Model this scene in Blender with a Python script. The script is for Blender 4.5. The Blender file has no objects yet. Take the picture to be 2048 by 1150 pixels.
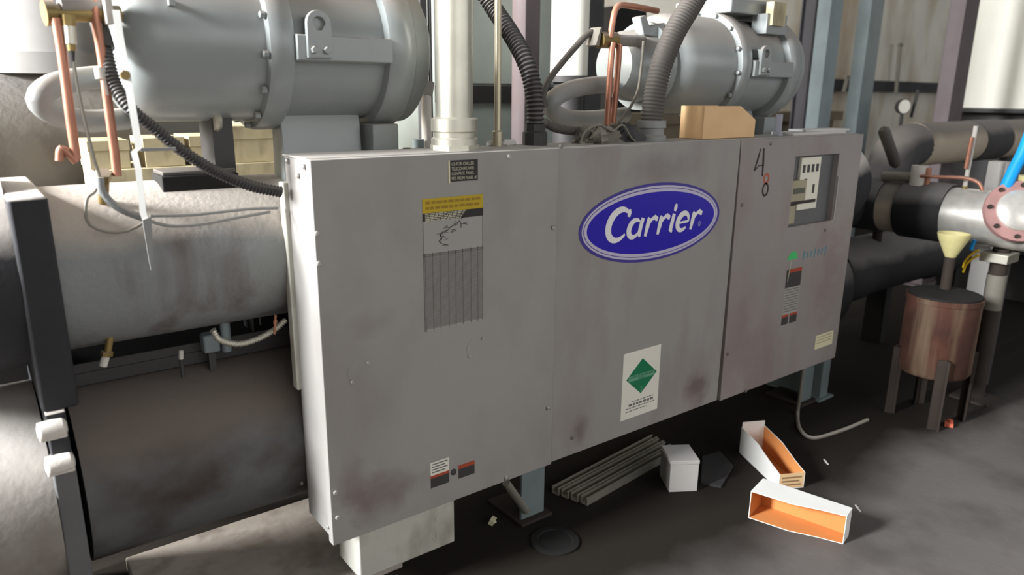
import bpy, math, random
from mathutils import Vector, Matrix
R = random.Random(7)
rad = math.radians
scene = bpy.context.scene
COL = scene.collection

# ------------------------------------------------------------------ camera, world, lights, exposure
F = 1460.0
CAM = Vector((-0.7758, -1.9487, 1.6993))
MX = Vector((0.79821642, -0.14697644, 0.58416476))
MY = Vector((-0.60229913, -0.20969479, 0.77023623))
MZ = Vector((0.00928972, -0.96665714, -0.25590561))
cam_d = bpy.data.cameras.new('camera')
cam_d.sensor_width = 36.0
cam_d.lens = 36.0 * F / 2048
cam = bpy.data.objects.new('camera', cam_d)
COL.objects.link(cam)
rot = Matrix(((MX[0], -MX[1], -MX[2]), (MY[0], -MY[1], -MY[2]), (MZ[0], -MZ[1], -MZ[2])))
cam.matrix_world = Matrix.Translation(CAM) @ rot.to_4x4()
scene.camera = cam
cam_d.dof.use_dof = True
cam_d.dof.focus_distance = 2.7
cam_d.dof.aperture_fstop = 2.0
scene.view_settings.view_transform = 'Standard'
scene.view_settings.look = 'None'
scene.view_settings.gamma = 1.0
scene.view_settings.use_curve_mapping = False
scene.view_settings.exposure = 0.0

w = bpy.data.worlds.new('overcast_sky')
scene.world = w
w.use_nodes = True
w.node_tree.nodes['Background'].inputs[0].default_value = (0.93, 0.97, 1.0, 1)
w.node_tree.nodes['Background'].inputs[1].default_value = 0.22

def area(name, loc, target, sx, sy, power, color):
    d = bpy.data.lights.new(name, 'AREA')
    d.shape = 'RECTANGLE'; d.size = sx; d.size_y = sy
    d.energy = power; d.color = color
    o = bpy.data.objects.new(name, d)
    COL.objects.link(o)
    o.location = loc
    o.rotation_euler = (Vector(target) - Vector(loc)).to_track_quat('-Z', 'Y').to_euler()
    return o
# daylight entering the tall window in the left wall
area('window_and_fill_light', (-5.9, 0.55, 3.7), (0.3, 0.1, 0.9), 1.05, 1.7, 1600, (0.96, 0.985, 1.0))
area('window_and_fill_light', (-5.9, 2.8, 3.9), (5.0, 3.2, 2.0), 1.5, 1.7, 1150, (1.0, 0.985, 0.96))
# added fill lamp behind the camera, brightening the front faces and back wall
area('window_and_fill_light', (4.2, -6.9, 3.1), (4.2, 0.0, 1.0), 12.5, 2.4, 225, (0.98, 0.99, 1.0))

# ------------------------------------------------------------------ helpers
def ray(px, py):
    a, b = (px - 1024) / F, (py - 575) / F
    return Vector((MX[0]*a + MX[1]*b + MX[2], MY[0]*a + MY[1]*b + MY[2], MZ[0]*a + MZ[1]*b + MZ[2]))
def P(px, py, x=None, y=None, z=None):
    """point of the plane x=, y= or z= that shows at photograph pixel (px, py)"""
    r = ray(px, py)
    if x is not None: t = (x - CAM.x) / r.x
    elif y is not None: t = (y - CAM.y) / r.y
    else: t = (z - CAM.z) / r.z
    return CAM + r * t

def lin(c):
    return c / 12.92 if c <= 0.04045 else ((c + 0.055) / 1.055) ** 2.4
def C(r, g, b):
    return (lin(r / 255), lin(g / 255), lin(b / 255), 1.0)

MATS = {}
def mat(name, c, rough=0.6, metal=0.0, var=0.10, scale=5.0, dust=0.0, dustc=C(176, 166, 156), stain=None, stain_scale=(6, 6, 0.8), stain_amt=0.5, stain_lo=0.48, bump=0.0, bump_scale=40.0, spec=0.4):
    m = bpy.data.materials.new(name)
    m.use_nodes = True
    nt = m.node_tree; N = nt.nodes; L = nt.links
    b = N['Principled BSDF']
    b.inputs['Metallic'].default_value = metal
    b.inputs['Roughness'].default_value = rough
    b.inputs['Specular IOR Level'].default_value = spec
    tc = N.new('ShaderNodeTexCoord')
    nz = N.new('ShaderNodeTexNoise'); nz.inputs['Scale'].default_value = scale; nz.inputs['Detail'].default_value = 5
    L.new(tc.outputs['Object'], nz.inputs['Vector'])
    mr = N.new('ShaderNodeMapRange'); mr.inputs[1].default_value = 0.3; mr.inputs[2].default_value = 0.7
    L.new(nz.outputs['Fac'], mr.inputs[0])
    mx = N.new('ShaderNodeMix'); mx.data_type = 'RGBA'
    mx.inputs[6].default_value = tuple(v * (1 - var) for v in c[:3]) + (1,)
    mx.inputs[7].default_value = tuple(min(1, v * (1 + var)) for v in c[:3]) + (1,)
    L.new(mr.outputs[0], mx.inputs[0])
    out = mx.outputs[2]
    if stain:
        mp = N.new('ShaderNodeMapping'); mp.inputs['Scale'].default_value = stain_scale
        L.new(tc.outputs['Object'], mp.inputs['Vector'])
        n2 = N.new('ShaderNodeTexNoise'); n2.inputs['Scale'].default_value = 1.0; n2.inputs['Detail'].default_value = 6
        L.new(mp.outputs[0], n2.inputs['Vector'])
        r2 = N.new('ShaderNodeMapRange'); r2.inputs[1].default_value = stain_lo; r2.inputs[2].default_value = stain_lo+0.24; r2.inputs[4].default_value = stain_amt
        L.new(n2.outputs['Fac'], r2.inputs[0])
        m2 = N.new('ShaderNodeMix'); m2.data_type = 'RGBA'
        L.new(r2.outputs[0], m2.inputs[0]); L.new(out, m2.inputs[6]); m2.inputs[7].default_value = stain
        out = m2.outputs[2]
    if dust:
        g = N.new('ShaderNodeNewGeometry')
        sp = N.new('ShaderNodeSeparateXYZ'); L.new(g.outputs['Normal'], sp.inputs[0])
        n3 = N.new('ShaderNodeTexNoise'); n3.inputs['Scale'].default_value = 3.5; n3.inputs['Detail'].default_value = 6
        L.new(tc.outputs['Object'], n3.inputs['Vector'])
        ad = N.new('ShaderNodeMath'); ad.operation = 'MULTIPLY_ADD'; ad.inputs[1].default_value = 0.55
        L.new(n3.outputs['Fac'], ad.inputs[0]); L.new(sp.outputs['Z'], ad.inputs[2])
        r3 = N.new('ShaderNodeMapRange'); r3.inputs[1].default_value = 0.52; r3.inputs[2].default_value = 0.85; r3.inputs[4].default_value = dust
        L.new(ad.outputs[0], r3.inputs[0])
        m3 = N.new('ShaderNodeMix'); m3.data_type = 'RGBA'
        L.new(r3.outputs[0], m3.inputs[0]); L.new(out, m3.inputs[6]); m3.inputs[7].default_value = dustc
        out = m3.outputs[2]
        rr = N.new('ShaderNodeMapRange'); rr.inputs[3].default_value = rough; rr.inputs[4].default_value = 0.95
        L.new(r3.outputs[0], rr.inputs[0]); L.new(rr.outputs[0], b.inputs['Roughness'])
        if metal:
            rm = N.new('ShaderNodeMapRange'); rm.inputs[3].default_value = metal; rm.inputs[4].default_value = 0
            L.new(r3.outputs[0], rm.inputs[0]); L.new(rm.outputs[0], b.inputs['Metallic'])
    L.new(out, b.inputs['Base Color'])
    if bump:
        bp = N.new('ShaderNodeBump'); bp.inputs['Strength'].default_value = bump; bp.inputs['Distance'].default_value = 0.004
        nb = N.new('ShaderNodeTexNoise'); nb.inputs['Scale'].default_value = bump_scale; nb.inputs['Detail'].default_value = 4
        L.new(tc.outputs['Object'], nb.inputs['Vector']); L.new(nb.outputs['Fac'], bp.inputs['Height'])
        L.new(bp.outputs['Normal'], b.inputs['Normal'])
    MATS[name] = m
    return m

mat('cabinet_paint', C(154, 151, 147), 0.55, var=0.04, scale=2.5, dust=0.6, dustc=C(190, 182, 174), stain=C(118, 104, 100), stain_scale=(4, 4, 2.5), stain_amt=0.3)
mat('cabinet_paint_b', C(150, 146, 142), 0.55, var=0.04, scale=2.5, stain=C(120, 100, 98), stain_scale=(5, 5, 2), stain_amt=0.4)
mat('cabinet_paint_c', C(147, 140, 137), 0.55, var=0.05, scale=2.5, stain=C(122, 98, 96), stain_scale=(4, 4, 2), stain_amt=0.5)
mat('box_paint', C(196, 194, 184), 0.55, var=0.06, scale=5, stain=C(120, 110, 92), stain_scale=(9, 9, 5), stain_amt=0.6)
mat('compressor_paint', C(142, 147, 146), 0.3, var=0.05, scale=4, dust=0.85, dustc=C(160, 152, 145), spec=0.6)
mat('shell_paint', C(128, 130, 129), 0.5, var=0.10, scale=3, dust=0.95, dustc=C(188, 178, 168), stain=C(78, 60, 52), stain_scale=(11, 11, 1.4), stain_amt=0.7, bump=0.5, bump_scale=60)
mat('condenser_paint', C(96, 97, 97), 0.6, var=0.12, scale=3, dust=0.9, dustc=C(112, 102, 95), stain=C(58, 44, 38), stain_scale=(3.5, 3.5, 4.0), stain_amt=1.0, stain_lo=0.43, bump=0.4)
mat('black_foam', C(44, 44, 47), 0.8, var=0.15, dust=0.95, dustc=C(202, 194, 186), bump=0.4, scale=8)
mat('head_grey', C(150, 144, 138), 0.7, var=0.12, dust=0.6, dustc=C(200, 194, 188), stain=C(96, 78, 68), stain_scale=(6, 6, 4), stain_amt=0.6, bump=0.4)
mat('bg_grey', C(118, 115, 112), 0.75, var=0.10, dust=0.5, dustc=C(150, 145, 140))
mat('tube_sheet_grey', C(98, 98, 99), 0.6, var=0.10, dust=0.8, dustc=C(200, 192, 184))
mat('dusty_white', C(206, 200, 192), 0.8, var=0.06, bump=0.5)
mat('galvanized', C(196, 192, 178), 0.38, metal=0.75, var=0.10, scale=9, dust=0.3)
mat('rod_steel', C(190, 180, 156), 0.4, metal=0.6, var=0.12, scale=14)
mat('steel_dark', C(62, 60, 60), 0.6, var=0.2)
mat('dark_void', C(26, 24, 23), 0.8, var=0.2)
mat('copper', C(176, 122, 100), 0.42, metal=0.4, var=0.16, scale=14, dust=0.25)
mat('brass', C(142, 122, 76), 0.45, metal=0.5, var=0.2, scale=14, dust=0.6)
mat('black_hose', C(48, 46, 46), 0.42, var=0.1, dust=0.45, dustc=C(150, 142, 134), spec=0.5)
mat('grey_hose', C(86, 82, 78), 0.6, var=0.1, dust=0.35, dustc=C(124, 115, 107))
mat('grey_pipe', C(142, 143, 141), 0.5, var=0.06, dust=0.6)
mat('cable_grey', C(124, 119, 109), 0.6, var=0.1, dust=0.5)
mat('white_paint', C(232, 232, 228), 0.5, var=0.04, dust=0.2)
mat('white_pvc', C(244, 241, 228), 0.45, var=0.02)
mat('beige', C(186, 174, 142), 0.75, var=0.14, scale=8, stain=C(104, 92, 72), stain_scale=(16, 16, 5), stain_amt=0.6)
mat('cardboard', C(226, 188, 142), 0.8, var=0.06, scale=6)
mat('bin_inside', C(206, 136, 76), 0.8, var=0.06, scale=6)
mat('bin_white', C(232, 230, 226), 0.6, var=0.04, scale=6)
mat('bin_print', C(150, 120, 84), 0.8, var=0.1)
mat('carton_grey', C(204, 200, 196), 0.75, var=0.05)
mat('carton_side', C(122, 120, 116), 0.8, var=0.06)
mat('blue_grey_steel', C(128, 139, 142), 0.5, var=0.06, stain=C(98, 108, 111), stain_scale=(3, 3, 3), stain_amt=0.6)
mat('purple_steel', C(96, 86, 88), 0.6, var=0.08, stain=C(88, 72, 70), stain_scale=(8, 8, 2), stain_amt=0.6)
mat('dark_steel_col', C(74, 72, 76), 0.6, var=0.08)
mat('lilac_steel', C(150, 150, 160), 0.5, var=0.06)
mat('wall_white', C(240, 234, 220), 0.85, var=0.06, scale=1.4, stain=C(176, 148, 108), stain_scale=(1.6, 1.6, 0.5), stain_amt=0.8)
mat('wall_plain', C(150, 146, 140), 0.9, var=0.08, scale=0.6)
mat('enclosure_green', C(132, 138, 132), 0.6, var=0.05, dust=0.5)
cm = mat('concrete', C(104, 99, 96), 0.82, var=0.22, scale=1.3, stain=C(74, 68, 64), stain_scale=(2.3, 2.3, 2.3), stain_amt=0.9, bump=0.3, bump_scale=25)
# oil and the machine's shade painted into the concrete along its foot, ragged outline
def oil_and_shade(m):
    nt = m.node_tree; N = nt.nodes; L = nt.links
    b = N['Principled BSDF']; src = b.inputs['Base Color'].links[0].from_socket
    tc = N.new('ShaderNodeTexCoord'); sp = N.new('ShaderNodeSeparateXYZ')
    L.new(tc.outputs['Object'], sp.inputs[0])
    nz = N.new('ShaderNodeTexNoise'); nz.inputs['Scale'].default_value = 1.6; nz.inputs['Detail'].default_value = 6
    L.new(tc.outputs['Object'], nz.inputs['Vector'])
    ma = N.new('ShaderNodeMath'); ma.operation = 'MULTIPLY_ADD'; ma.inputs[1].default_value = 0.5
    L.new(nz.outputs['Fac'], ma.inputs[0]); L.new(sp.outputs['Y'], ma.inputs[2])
    mr = N.new('ShaderNodeMapRange'); mr.inputs[1].default_value = OIL_SHADE_Y - 0.12; mr.inputs[2].default_value = OIL_SHADE_Y + 0.16
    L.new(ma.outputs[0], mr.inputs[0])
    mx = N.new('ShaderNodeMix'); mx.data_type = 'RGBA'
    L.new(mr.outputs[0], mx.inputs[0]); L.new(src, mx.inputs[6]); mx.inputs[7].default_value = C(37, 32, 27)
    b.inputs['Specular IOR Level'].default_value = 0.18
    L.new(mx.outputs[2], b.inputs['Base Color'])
OIL_SHADE_Y = 1.0 - 0.56 + 0.25   # the floor's origin is at y = -1
oil_and_shade(cm)
mat('pad_concrete', C(174, 165, 156), 0.9, var=0.14, scale=4, stain=C(116, 104, 94), stain_scale=(9, 9, 9), stain_amt=0.6, bump=0.6, bump_scale=35)
mat('pipe_beige', C(172, 160, 142), 0.8, var=0.1, dust=0.9, dustc=C(128, 120, 114))
mat('pipe_dark', C(62, 60, 60), 0.75, var=0.15, dust=0.9, dustc=C(128, 122, 118))
mat('pipe_black', C(40, 39, 41), 0.7, var=0.15, dust=0.85, dustc=C(130, 126, 124))
mat('foil', C(226, 222, 214), 0.32, metal=0.55, var=0.12, scale=18)
mat('pink_flange', C(166, 126, 122), 0.7, var=0.16, scale=10)
mat('rust', C(70, 41, 31), 0.8, var=0.35, scale=9, stain=C(124, 108, 86), stain_scale=(14, 14, 1.2), stain_amt=0.65)
mat('rust_dark', C(54, 45, 39), 0.8, var=0.2)
mat('funnel', C(206, 196, 140), 0.55, var=0.1, scale=12, dust=0.2)
mat('blue_hose', C(20, 150, 226), 0.4, var=0.04)
mat('blue_tarp', C(52, 86, 170), 0.6, var=0.15)
mat('yellow_tape', C(226, 184, 30), 0.6, var=0.06, scale=30)
mat('tan_wall', C(120, 108, 90), 0.9, var=0.15)
mat('screw', C(128, 122, 118), 0.4, metal=0.5, var=0.1, scale=60)
mat('screw_light', C(178, 174, 170), 0.4, metal=0.4, var=0.1, scale=60)
mat('logo_blue', C(40, 24, 172), 0.35, var=0.02)
mat('logo_navy', C(66, 56, 142), 0.4, var=0.02)
mat('logo_lavender', C(196, 190, 210), 0.4, var=0.03)
mat('logo_white', C(236, 234, 234), 0.4, var=0.02)
mat('label_sheet', C(160, 156, 151), 0.45, var=0.03)
mat('label_line', C(112, 108, 105), 0.6, var=0.05)
mat('label_ink', C(44, 42, 42), 0.6, var=0.1)
mat('label_table', C(132, 128, 124), 0.5, var=0.06, scale=60)
mat('label_yellow', C(188, 160, 28), 0.5, var=0.06)
mat('label_yellow_ink', C(150, 120, 20), 0.5, var=0.06)
mat('label_black', C(40, 36, 34), 0.5, var=0.1)
mat('label_print', C(196, 190, 168), 0.5, var=0.03)
mat('label_cream', C(226, 218, 184), 0.5, var=0.03)
mat('sticker_white', C(228, 224, 212), 0.5, var=0.03)
mat('sticker_green', C(8, 118, 76), 0.4, var=0.06)
mat('sticker_band', C(104, 158, 128), 0.4, var=0.05)
mat('sticker_red', C(170, 72, 50), 0.5, var=0.08)
mat('sticker_dark', C(62, 60, 58), 0.5, var=0.08)
mat('green_mark', C(70, 190, 110), 0.5, var=0.04)
mat('teal_mark', C(60, 130, 146), 0.5, var=0.1)
mat('marker_black', C(42, 32, 30), 0.6, var=0.1)
mat('marker_red', C(176, 84, 66), 0.6, var=0.1)
mat('display_dark', C(66, 70, 56), 0.3, var=0.1)
mat('controller_beige', C(160, 152, 128), 0.6, var=0.08)
mat('controller_white', C(226, 222, 206), 0.5, var=0.05)
mat('red_paint', C(170, 48, 40), 0.5, var=0.1)
mat('orange_bit', C(214, 110, 84), 0.7, var=0.1)
mat('rag', C(110, 104, 96), 0.9, var=0.3, scale=14, dust=0.5)
mat('greenish_plate', C(116, 128, 128), 0.6, var=0.12, scale=6)

def smudge(mname, spots, c):
    """dirty smears at given places (thing-local coordinates), with ragged outlines"""
    m = MATS[mname]; nt = m.node_tree; N = nt.nodes; L = nt.links
    b = N['Principled BSDF']
    for (x, z, rx, rz, amt) in spots:
        src = b.inputs['Base Color'].links[0].from_socket
        tc = N.new('ShaderNodeTexCoord'); mp = N.new('ShaderNodeMapping')
        mp.inputs['Location'].default_value = (-x/rx, 0, -z/rz); mp.inputs['Scale'].default_value = (1/rx, 0, 1/rz)
        L.new(tc.outputs['Object'], mp.inputs['Vector'])
        ln = N.new('ShaderNodeVectorMath'); ln.operation = 'LENGTH'; L.new(mp.outputs[0], ln.inputs[0])
        nz = N.new('ShaderNodeTexNoise'); nz.inputs['Scale'].default_value = 11; nz.inputs['Detail'].default_value = 5
        L.new(tc.outputs['Object'], nz.inputs['Vector'])
        ad = N.new('ShaderNodeMath'); ad.operation = 'MULTIPLY_ADD'; ad.inputs[1].default_value = 1.6; L.new(nz.outputs['Fac'], ad.inputs[0]); L.new(ln.outputs['Value'], ad.inputs[2])
        mr = N.new('ShaderNodeMapRange'); mr.inputs[1].default_value = 1.0; mr.inputs[2].default_value = 1.8; mr.inputs[3].default_value = amt; mr.inputs[4].default_value = 0.0
        L.new(ad.outputs[0], mr.inputs[0])
        mx = N.new('ShaderNodeMix'); mx.data_type = 'RGBA'
        L.new(mr.outputs[0], mx.inputs[0]); L.new(src, mx.inputs[6]); mx.inputs[7].default_value = c
        L.new(mx.outputs[2], b.inputs['Base Color'])
ox, oz = 1.47, 0.32
smudge('cabinet_paint', [(0.18-ox, 0.43-oz, 0.16, 0.10, 0.5), (0.08-ox, 0.50-oz, 0.07, 0.14, 0.4), (0.16-ox, 1.02-oz, 0.10, 0.05, 0.2)], C(98, 74, 72))
smudge('cabinet_paint_b', [(1.77-ox, 0.42-oz, 0.12, 0.10, 0.6), (1.05-ox, 0.40-oz, 0.05, 0.10, 0.5), (1.45-ox, 1.42-oz, 0.25, 0.08, 0.25)], C(84, 66, 66))
smudge('cabinet_paint_c', [(2.75-ox, 0.85-oz, 0.2, 0.4, 0.35), (2.0-ox, 0.6-oz, 0.2, 0.4, 0.3)], C(120, 92, 90))

class MB:
    def __init__(s): s.v = []; s.f = []
    def add(s, vs, fs):
        k = len(s.v); s.v += [Vector(v) for v in vs]; s.f += [tuple(i + k for i in f) for f in fs]; return s
    def box(s, a, b):
        x0, y0, z0 = a; x1, y1, z1 = b
        return s.add([(x0,y0,z0),(x1,y0,z0),(x1,y1,z0),(x0,y1,z0),(x0,y0,z1),(x1,y0,z1),(x1,y1,z1),(x0,y1,z1)],
                     [(3,2,1,0),(4,5,6,7),(0,1,5,4),(1,2,6,5),(2,3,7,6),(3,0,4,7)])
    def obox(s, c, sx, sy, sz, m=None):
        k = len(s.v); s.box((-sx/2,-sy/2,-sz/2),(sx/2,sy/2,sz/2))
        for i in range(k, len(s.v)):
            s.v[i] = ((m @ s.v[i]) if m else s.v[i]) + Vector(c)
        return s
    def prism(s, poly, d):
        """poly: list of 3D points (planar); d: extrusion vector"""
        n = len(poly); d = Vector(d)
        p = [Vector(q) for q in poly]
        nm = Vector((0,0,0))
        for i in range(n): nm += p[i].cross(p[(i+1) % n])
        if nm.dot(d) > 0: p.reverse()
        return s.add(p + [q + d for q in p], [tuple(range(n)), tuple(range(2*n-1, n-1, -1))] + [(i, i+n, (i+1) % n + n, (i+1) % n) for i in range(n)])
    def lathe(s, prof, o, axis='X', n=48, cap=True):
        """prof: (along, radius); o: origin; axis X, Y or Z, or a Vector"""
        if isinstance(axis, str): A = {'X': Vector((1,0,0)), 'Y': Vector((0,1,0)), 'Z': Vector((0,0,1))}[axis]
        else: A = Vector(axis).normalized()
        U = A.orthogonal().normalized(); W = A.cross(U)
        o = Vector(o); vs = []; fs = []
        for (a, r) in prof:
            for i in range(n):
                t = 2*math.pi*i/n
                vs.append(o + A*a + (U*math.cos(t) + W*math.sin(t))*r)
        for j in range(len(prof)-1):
            for i in range(n):
                fs.append((j*n+i, j*n+(i+1) % n, (j+1)*n+(i+1) % n, (j+1)*n+i))
        if cap:
            fs.append(tuple(range(n-1, -1, -1))); k = (len(prof)-1)*n
            fs.append(tuple(range(k, k+n)))
        return s.add(vs, fs)
    def cyl(s, a, b, r, n=20, r2=None):
        a, b = Vector(a), Vector(b)
        return s.lathe([(0, r), ((b-a).length, r if r2 is None else r2)], a, b-a, n)
    def tube(s, pts, r, n=14, step=0.012, rf=None, smooth=True, cap=True):
        pts = [Vector(p) for p in pts]
        path = []
        if smooth and len(pts) > 2:
            q = [2*pts[0]-pts[1]] + pts + [2*pts[-1]-pts[-2]]
            for i in range(1, len(q)-2):
                seg = max(2, int((q[i+1]-q[i]).length/step))
                for k in range(seg):
                    t = k/seg; t2 = t*t; t3 = t2*t
                    path.append(0.5*((2*q[i]) + (q[i+1]-q[i-1])*t + (2*q[i-1]-5*q[i]+4*q[i+1]-q[i+2])*t2 + (3*q[i]-q[i-1]-3*q[i+1]+q[i+2])*t3))
            path.append(pts[-1])
        else:
            for i in range(len(pts)-1):
                seg = max(1, int((pts[i+1]-pts[i]).length/step)) if rf else 1
                path += [pts[i].lerp(pts[i+1], k/seg) for k in range(seg)]
            path.append(pts[-1])
        T = (path[1]-path[0]).normalized(); U = T.orthogonal().normalized()
        vs = []; fs = []; dist = 0
        for i, p in enumerate(path):
            if i: dist += (p-path[i-1]).length
            T = (path[min(i+1, len(path)-1)] - path[max(i-1, 0)]).normalized()
            U = (U - T*U.dot(T)).normalized(); W = T.cross(U)
            rr = rf(dist) if rf else r
            vs += [p + (U*math.cos(2*math.pi*k/n) + W*math.sin(2*math.pi*k/n))*rr for k in range(n)]
        for j in range(len(path)-1):
            fs += [(j*n+i, j*n+(i+1) % n, (j+1)*n+(i+1) % n, (j+1)*n+i) for i in range(n)]
        if cap:
            fs.append(tuple(range(n-1, -1, -1))); k = (len(path)-1)*n; fs.append(tuple(range(k, k+n)))
        return s.add(vs, fs)
    def ribbon(s, pts, wdir, wid, th):
        """flat bent strip along pts, width along wdir"""
        pts = [Vector(p) for p in pts]; wd = Vector(wdir).normalized()*wid/2
        vs = []; fs = []; n = len(pts)
        for i, p in enumerate(pts):
            T = (pts[min(i+1, n-1)]-pts[max(i-1, 0)]).normalized()
            nn = T.cross(wd).normalized()*th/2
            vs += [p-wd-nn, p+wd-nn, p+wd+nn, p-wd+nn]
        for j in range(n-1):
            for i in range(4): fs.append((j*4+i, j*4+(i+1) % 4, (j+1)*4+(i+1) % 4, (j+1)*4+i))
        fs += [(3,2,1,0), tuple(range((n-1)*4, n*4))]
        return s.add(vs, fs)
    def stroke(s, pts, y, th=0.0012):
        """flat brush stroke on a plane facing -Y: pts are (x, z, width)"""
        n = len(pts); L = []; Rr = []
        for i, (x, z, wd) in enumerate(pts):
            a = pts[max(i-1, 0)]; b = pts[min(i+1, n-1)]
            t = Vector((b[0]-a[0], 0, b[1]-a[1])).normalized(); nn = Vector((-t.z, 0, t.x))*wd/2
            L.append(Vector((x, y, z))+nn); Rr.append(Vector((x, y, z))-nn)
        vs = []
        for i in range(n): vs += [L[i], Rr[i], Rr[i]-Vector((0, th, 0)), L[i]-Vector((0, th, 0))]
        fs = []
        for j in range(n-1):
            for i in range(4): fs.append((j*4+i, j*4+(i+1) % 4, (j+1)*4+(i+1) % 4, (j+1)*4+i))
        fs += [(3,2,1,0), tuple(range((n-1)*4, n*4))]
        return s.add(vs, fs)
    def obj(s, name, m, parent=None, smooth=True, bevel=0, origin=None, ang=38):
        if parent is not None:
            off = parent.get('_o'); off = Vector(off) if off is not None else Vector((0,0,0))
        else:
            if origin is None:
                xs = [v.x for v in s.v]; ys = [v.y for v in s.v]; zs = [v.z for v in s.v]
                origin = ((min(xs)+max(xs))/2, (min(ys)+max(ys))/2, min(zs))
            off = Vector(origin)
        me = bpy.data.meshes.new(name)
        me.from_pydata([v-off for v in s.v], [], s.f)
        me.validate()
        import bmesh
        bm = bmesh.new(); bm.from_mesh(me); bmesh.ops.recalc_face_normals(bm, faces=bm.faces); bm.to_mesh(me); bm.free()
        if smooth:
            me.shade_smooth(); me.set_sharp_from_angle(angle=rad(ang))
        me.materials.append(MATS[m])
        o = bpy.data.objects.new(name, me)
        COL.objects.link(o)
        if parent is not None: o.parent = parent; o['_o'] = tuple(off)
        else: o.location = off; o['_o'] = tuple(off)
        if bevel:
            b = o.modifiers.new('bevel', 'BEVEL'); b.width = bevel; b.segments = 2; b.limit_method = 'ANGLE'
        return o

def tag(o, label, cat, group=None):
    o['label'] = label; o['category'] = cat
    if group: o['group'] = group
    return o
def thing(name, label, cat, loc, group=None):
    o = bpy.data.objects.new(name, None); COL.objects.link(o)
    o.empty_display_size = 0.1; o.location = loc; o['_o'] = tuple(loc)
    return tag(o, label, cat, group)
def struct(o): o['kind'] = 'structure'; return o
def corr(r, pitch, amp):
    return lambda d: r - amp*0.5 + amp*0.5*math.cos(2*math.pi*d/pitch)
def text(name, body, x, z, y, size, m, parent, sx=1.0, width=None, shear=0.0, extrude=0.0006, bold=0.0):
    cu = bpy.data.curves.new(name, 'FONT'); cu.body = body; cu.size = size; cu.extrude = extrude; cu.shear = shear; cu.offset = bold
    cu.resolution_u = 3
    tmp = bpy.data.objects.new('tmp_text', cu); COL.objects.link(tmp)
    bpy.context.view_layer.update()
    dg = bpy.context.evaluated_depsgraph_get()
    me = bpy.data.meshes.new_from_object(tmp.evaluated_get(dg))
    bpy.data.objects.remove(tmp); bpy.data.curves.remove(cu)
    xs = [v.co.x for v in me.vertices]; zs = [v.co.y for v in me.vertices]
    k = (width/(max(xs)-min(xs))) if width else sx
    off = Vector(parent['_o'])
    for v in me.vertices:
        v.co = Vector(((v.co.x-min(xs))*k + x, y - v.co.z, v.co.y + z)) - off
    me.name = name; me.materials.clear(); me.materials.append(MATS[m])
    o = bpy.data.objects.new(name, me); COL.objects.link(o); o.parent = parent; o['_o'] = tuple(off)
    return o

# ------------------------------------------------------------------ the setting
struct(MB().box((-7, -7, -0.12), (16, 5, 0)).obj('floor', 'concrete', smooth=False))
struct(MB().box((-7, 4.0, 0), (16, 4.2, 5.6)).obj('wall_back', 'wall_white', smooth=False))
def window_wall(name, n, axis, at, lo, hi, wins, z0, z1):
    def bx(mb, a, b, za, zb, d0, d1):
        return mb.box((d0, a, za), (d1, b, zb)) if axis == 'x' else mb.box((a, d0, za), (b, d1, zb))
    d0, d1 = (at-0.2, at)
    wl = MB()
    bx(wl, lo, hi, 0, z0, d0, d1); bx(wl, lo, hi, z1, 5.6, d0, d1)
    e = [lo] + [v for w_ in wins for v in w_] + [hi]
    for k in range(0, len(e), 2): bx(wl, e[k], e[k+1], z0, z1, d0, d1)
    struct(wl.obj(name, 'wall_plain', smooth=False))
    for a, b in wins:
        fr = MB()
        for (p, q, za, zb) in ((a, a+0.08, z0, z1), (b-0.08, b, z0, z1), (a, b, z0, z0+0.08), (a, b, z1-0.08, z1)): bx(fr, p, q, za, zb, at-0.15, at-0.06)
        struct(fr.obj('window_%d' % n, 'steel_dark', smooth=False)); n += 1  # window_3 is unseen, sized to the added fill lamp
window_wall('wall_left', 1, 'x', -6.0, -7, 5, [(0.0, 1.1), (2.0, 3.6)], 2.82, 4.8)
window_wall('unseen_wall_front', 3, 'y', -7.0, -6, 16, [(-2.1, 10.5)], 1.8, 4.4)  # unseen; the window opening is sized to the added fill lamp
# rail along the back wall
a = P(1640, 166, y=3.9); b_ = P(1935, 184, y=3.9)
struct(MB().box((a.x-0.8, 3.9, a.z-0.10), (b_.x+3, 4.0, a.z+0.06)).obj('trim_1', 'steel_dark', smooth=False))
struct(MB().box((2.0, 3.88, 3.55), (15.5, 4.0, 3.68)).obj('trim_2', 'tan_wall', smooth=False))
# ------------------------------------------------------------------ concrete plinth below the chiller
pl = MB().prism([P(250, 1115, z=0.05), Vector((0.33, P(250, 1115, z=0.05).y, 0.05)), Vector((0.33, 0.16, 0.05)), Vector((P(250, 1115, z=0.05).x, 0.16, 0.05))], (0, 0, -0.05))
tag(pl.obj('concrete_plinth', 'pad_concrete', bevel=0.006), 'pale dusty concrete plinth under the lower condenser cylinder at left', 'plinth')

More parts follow.
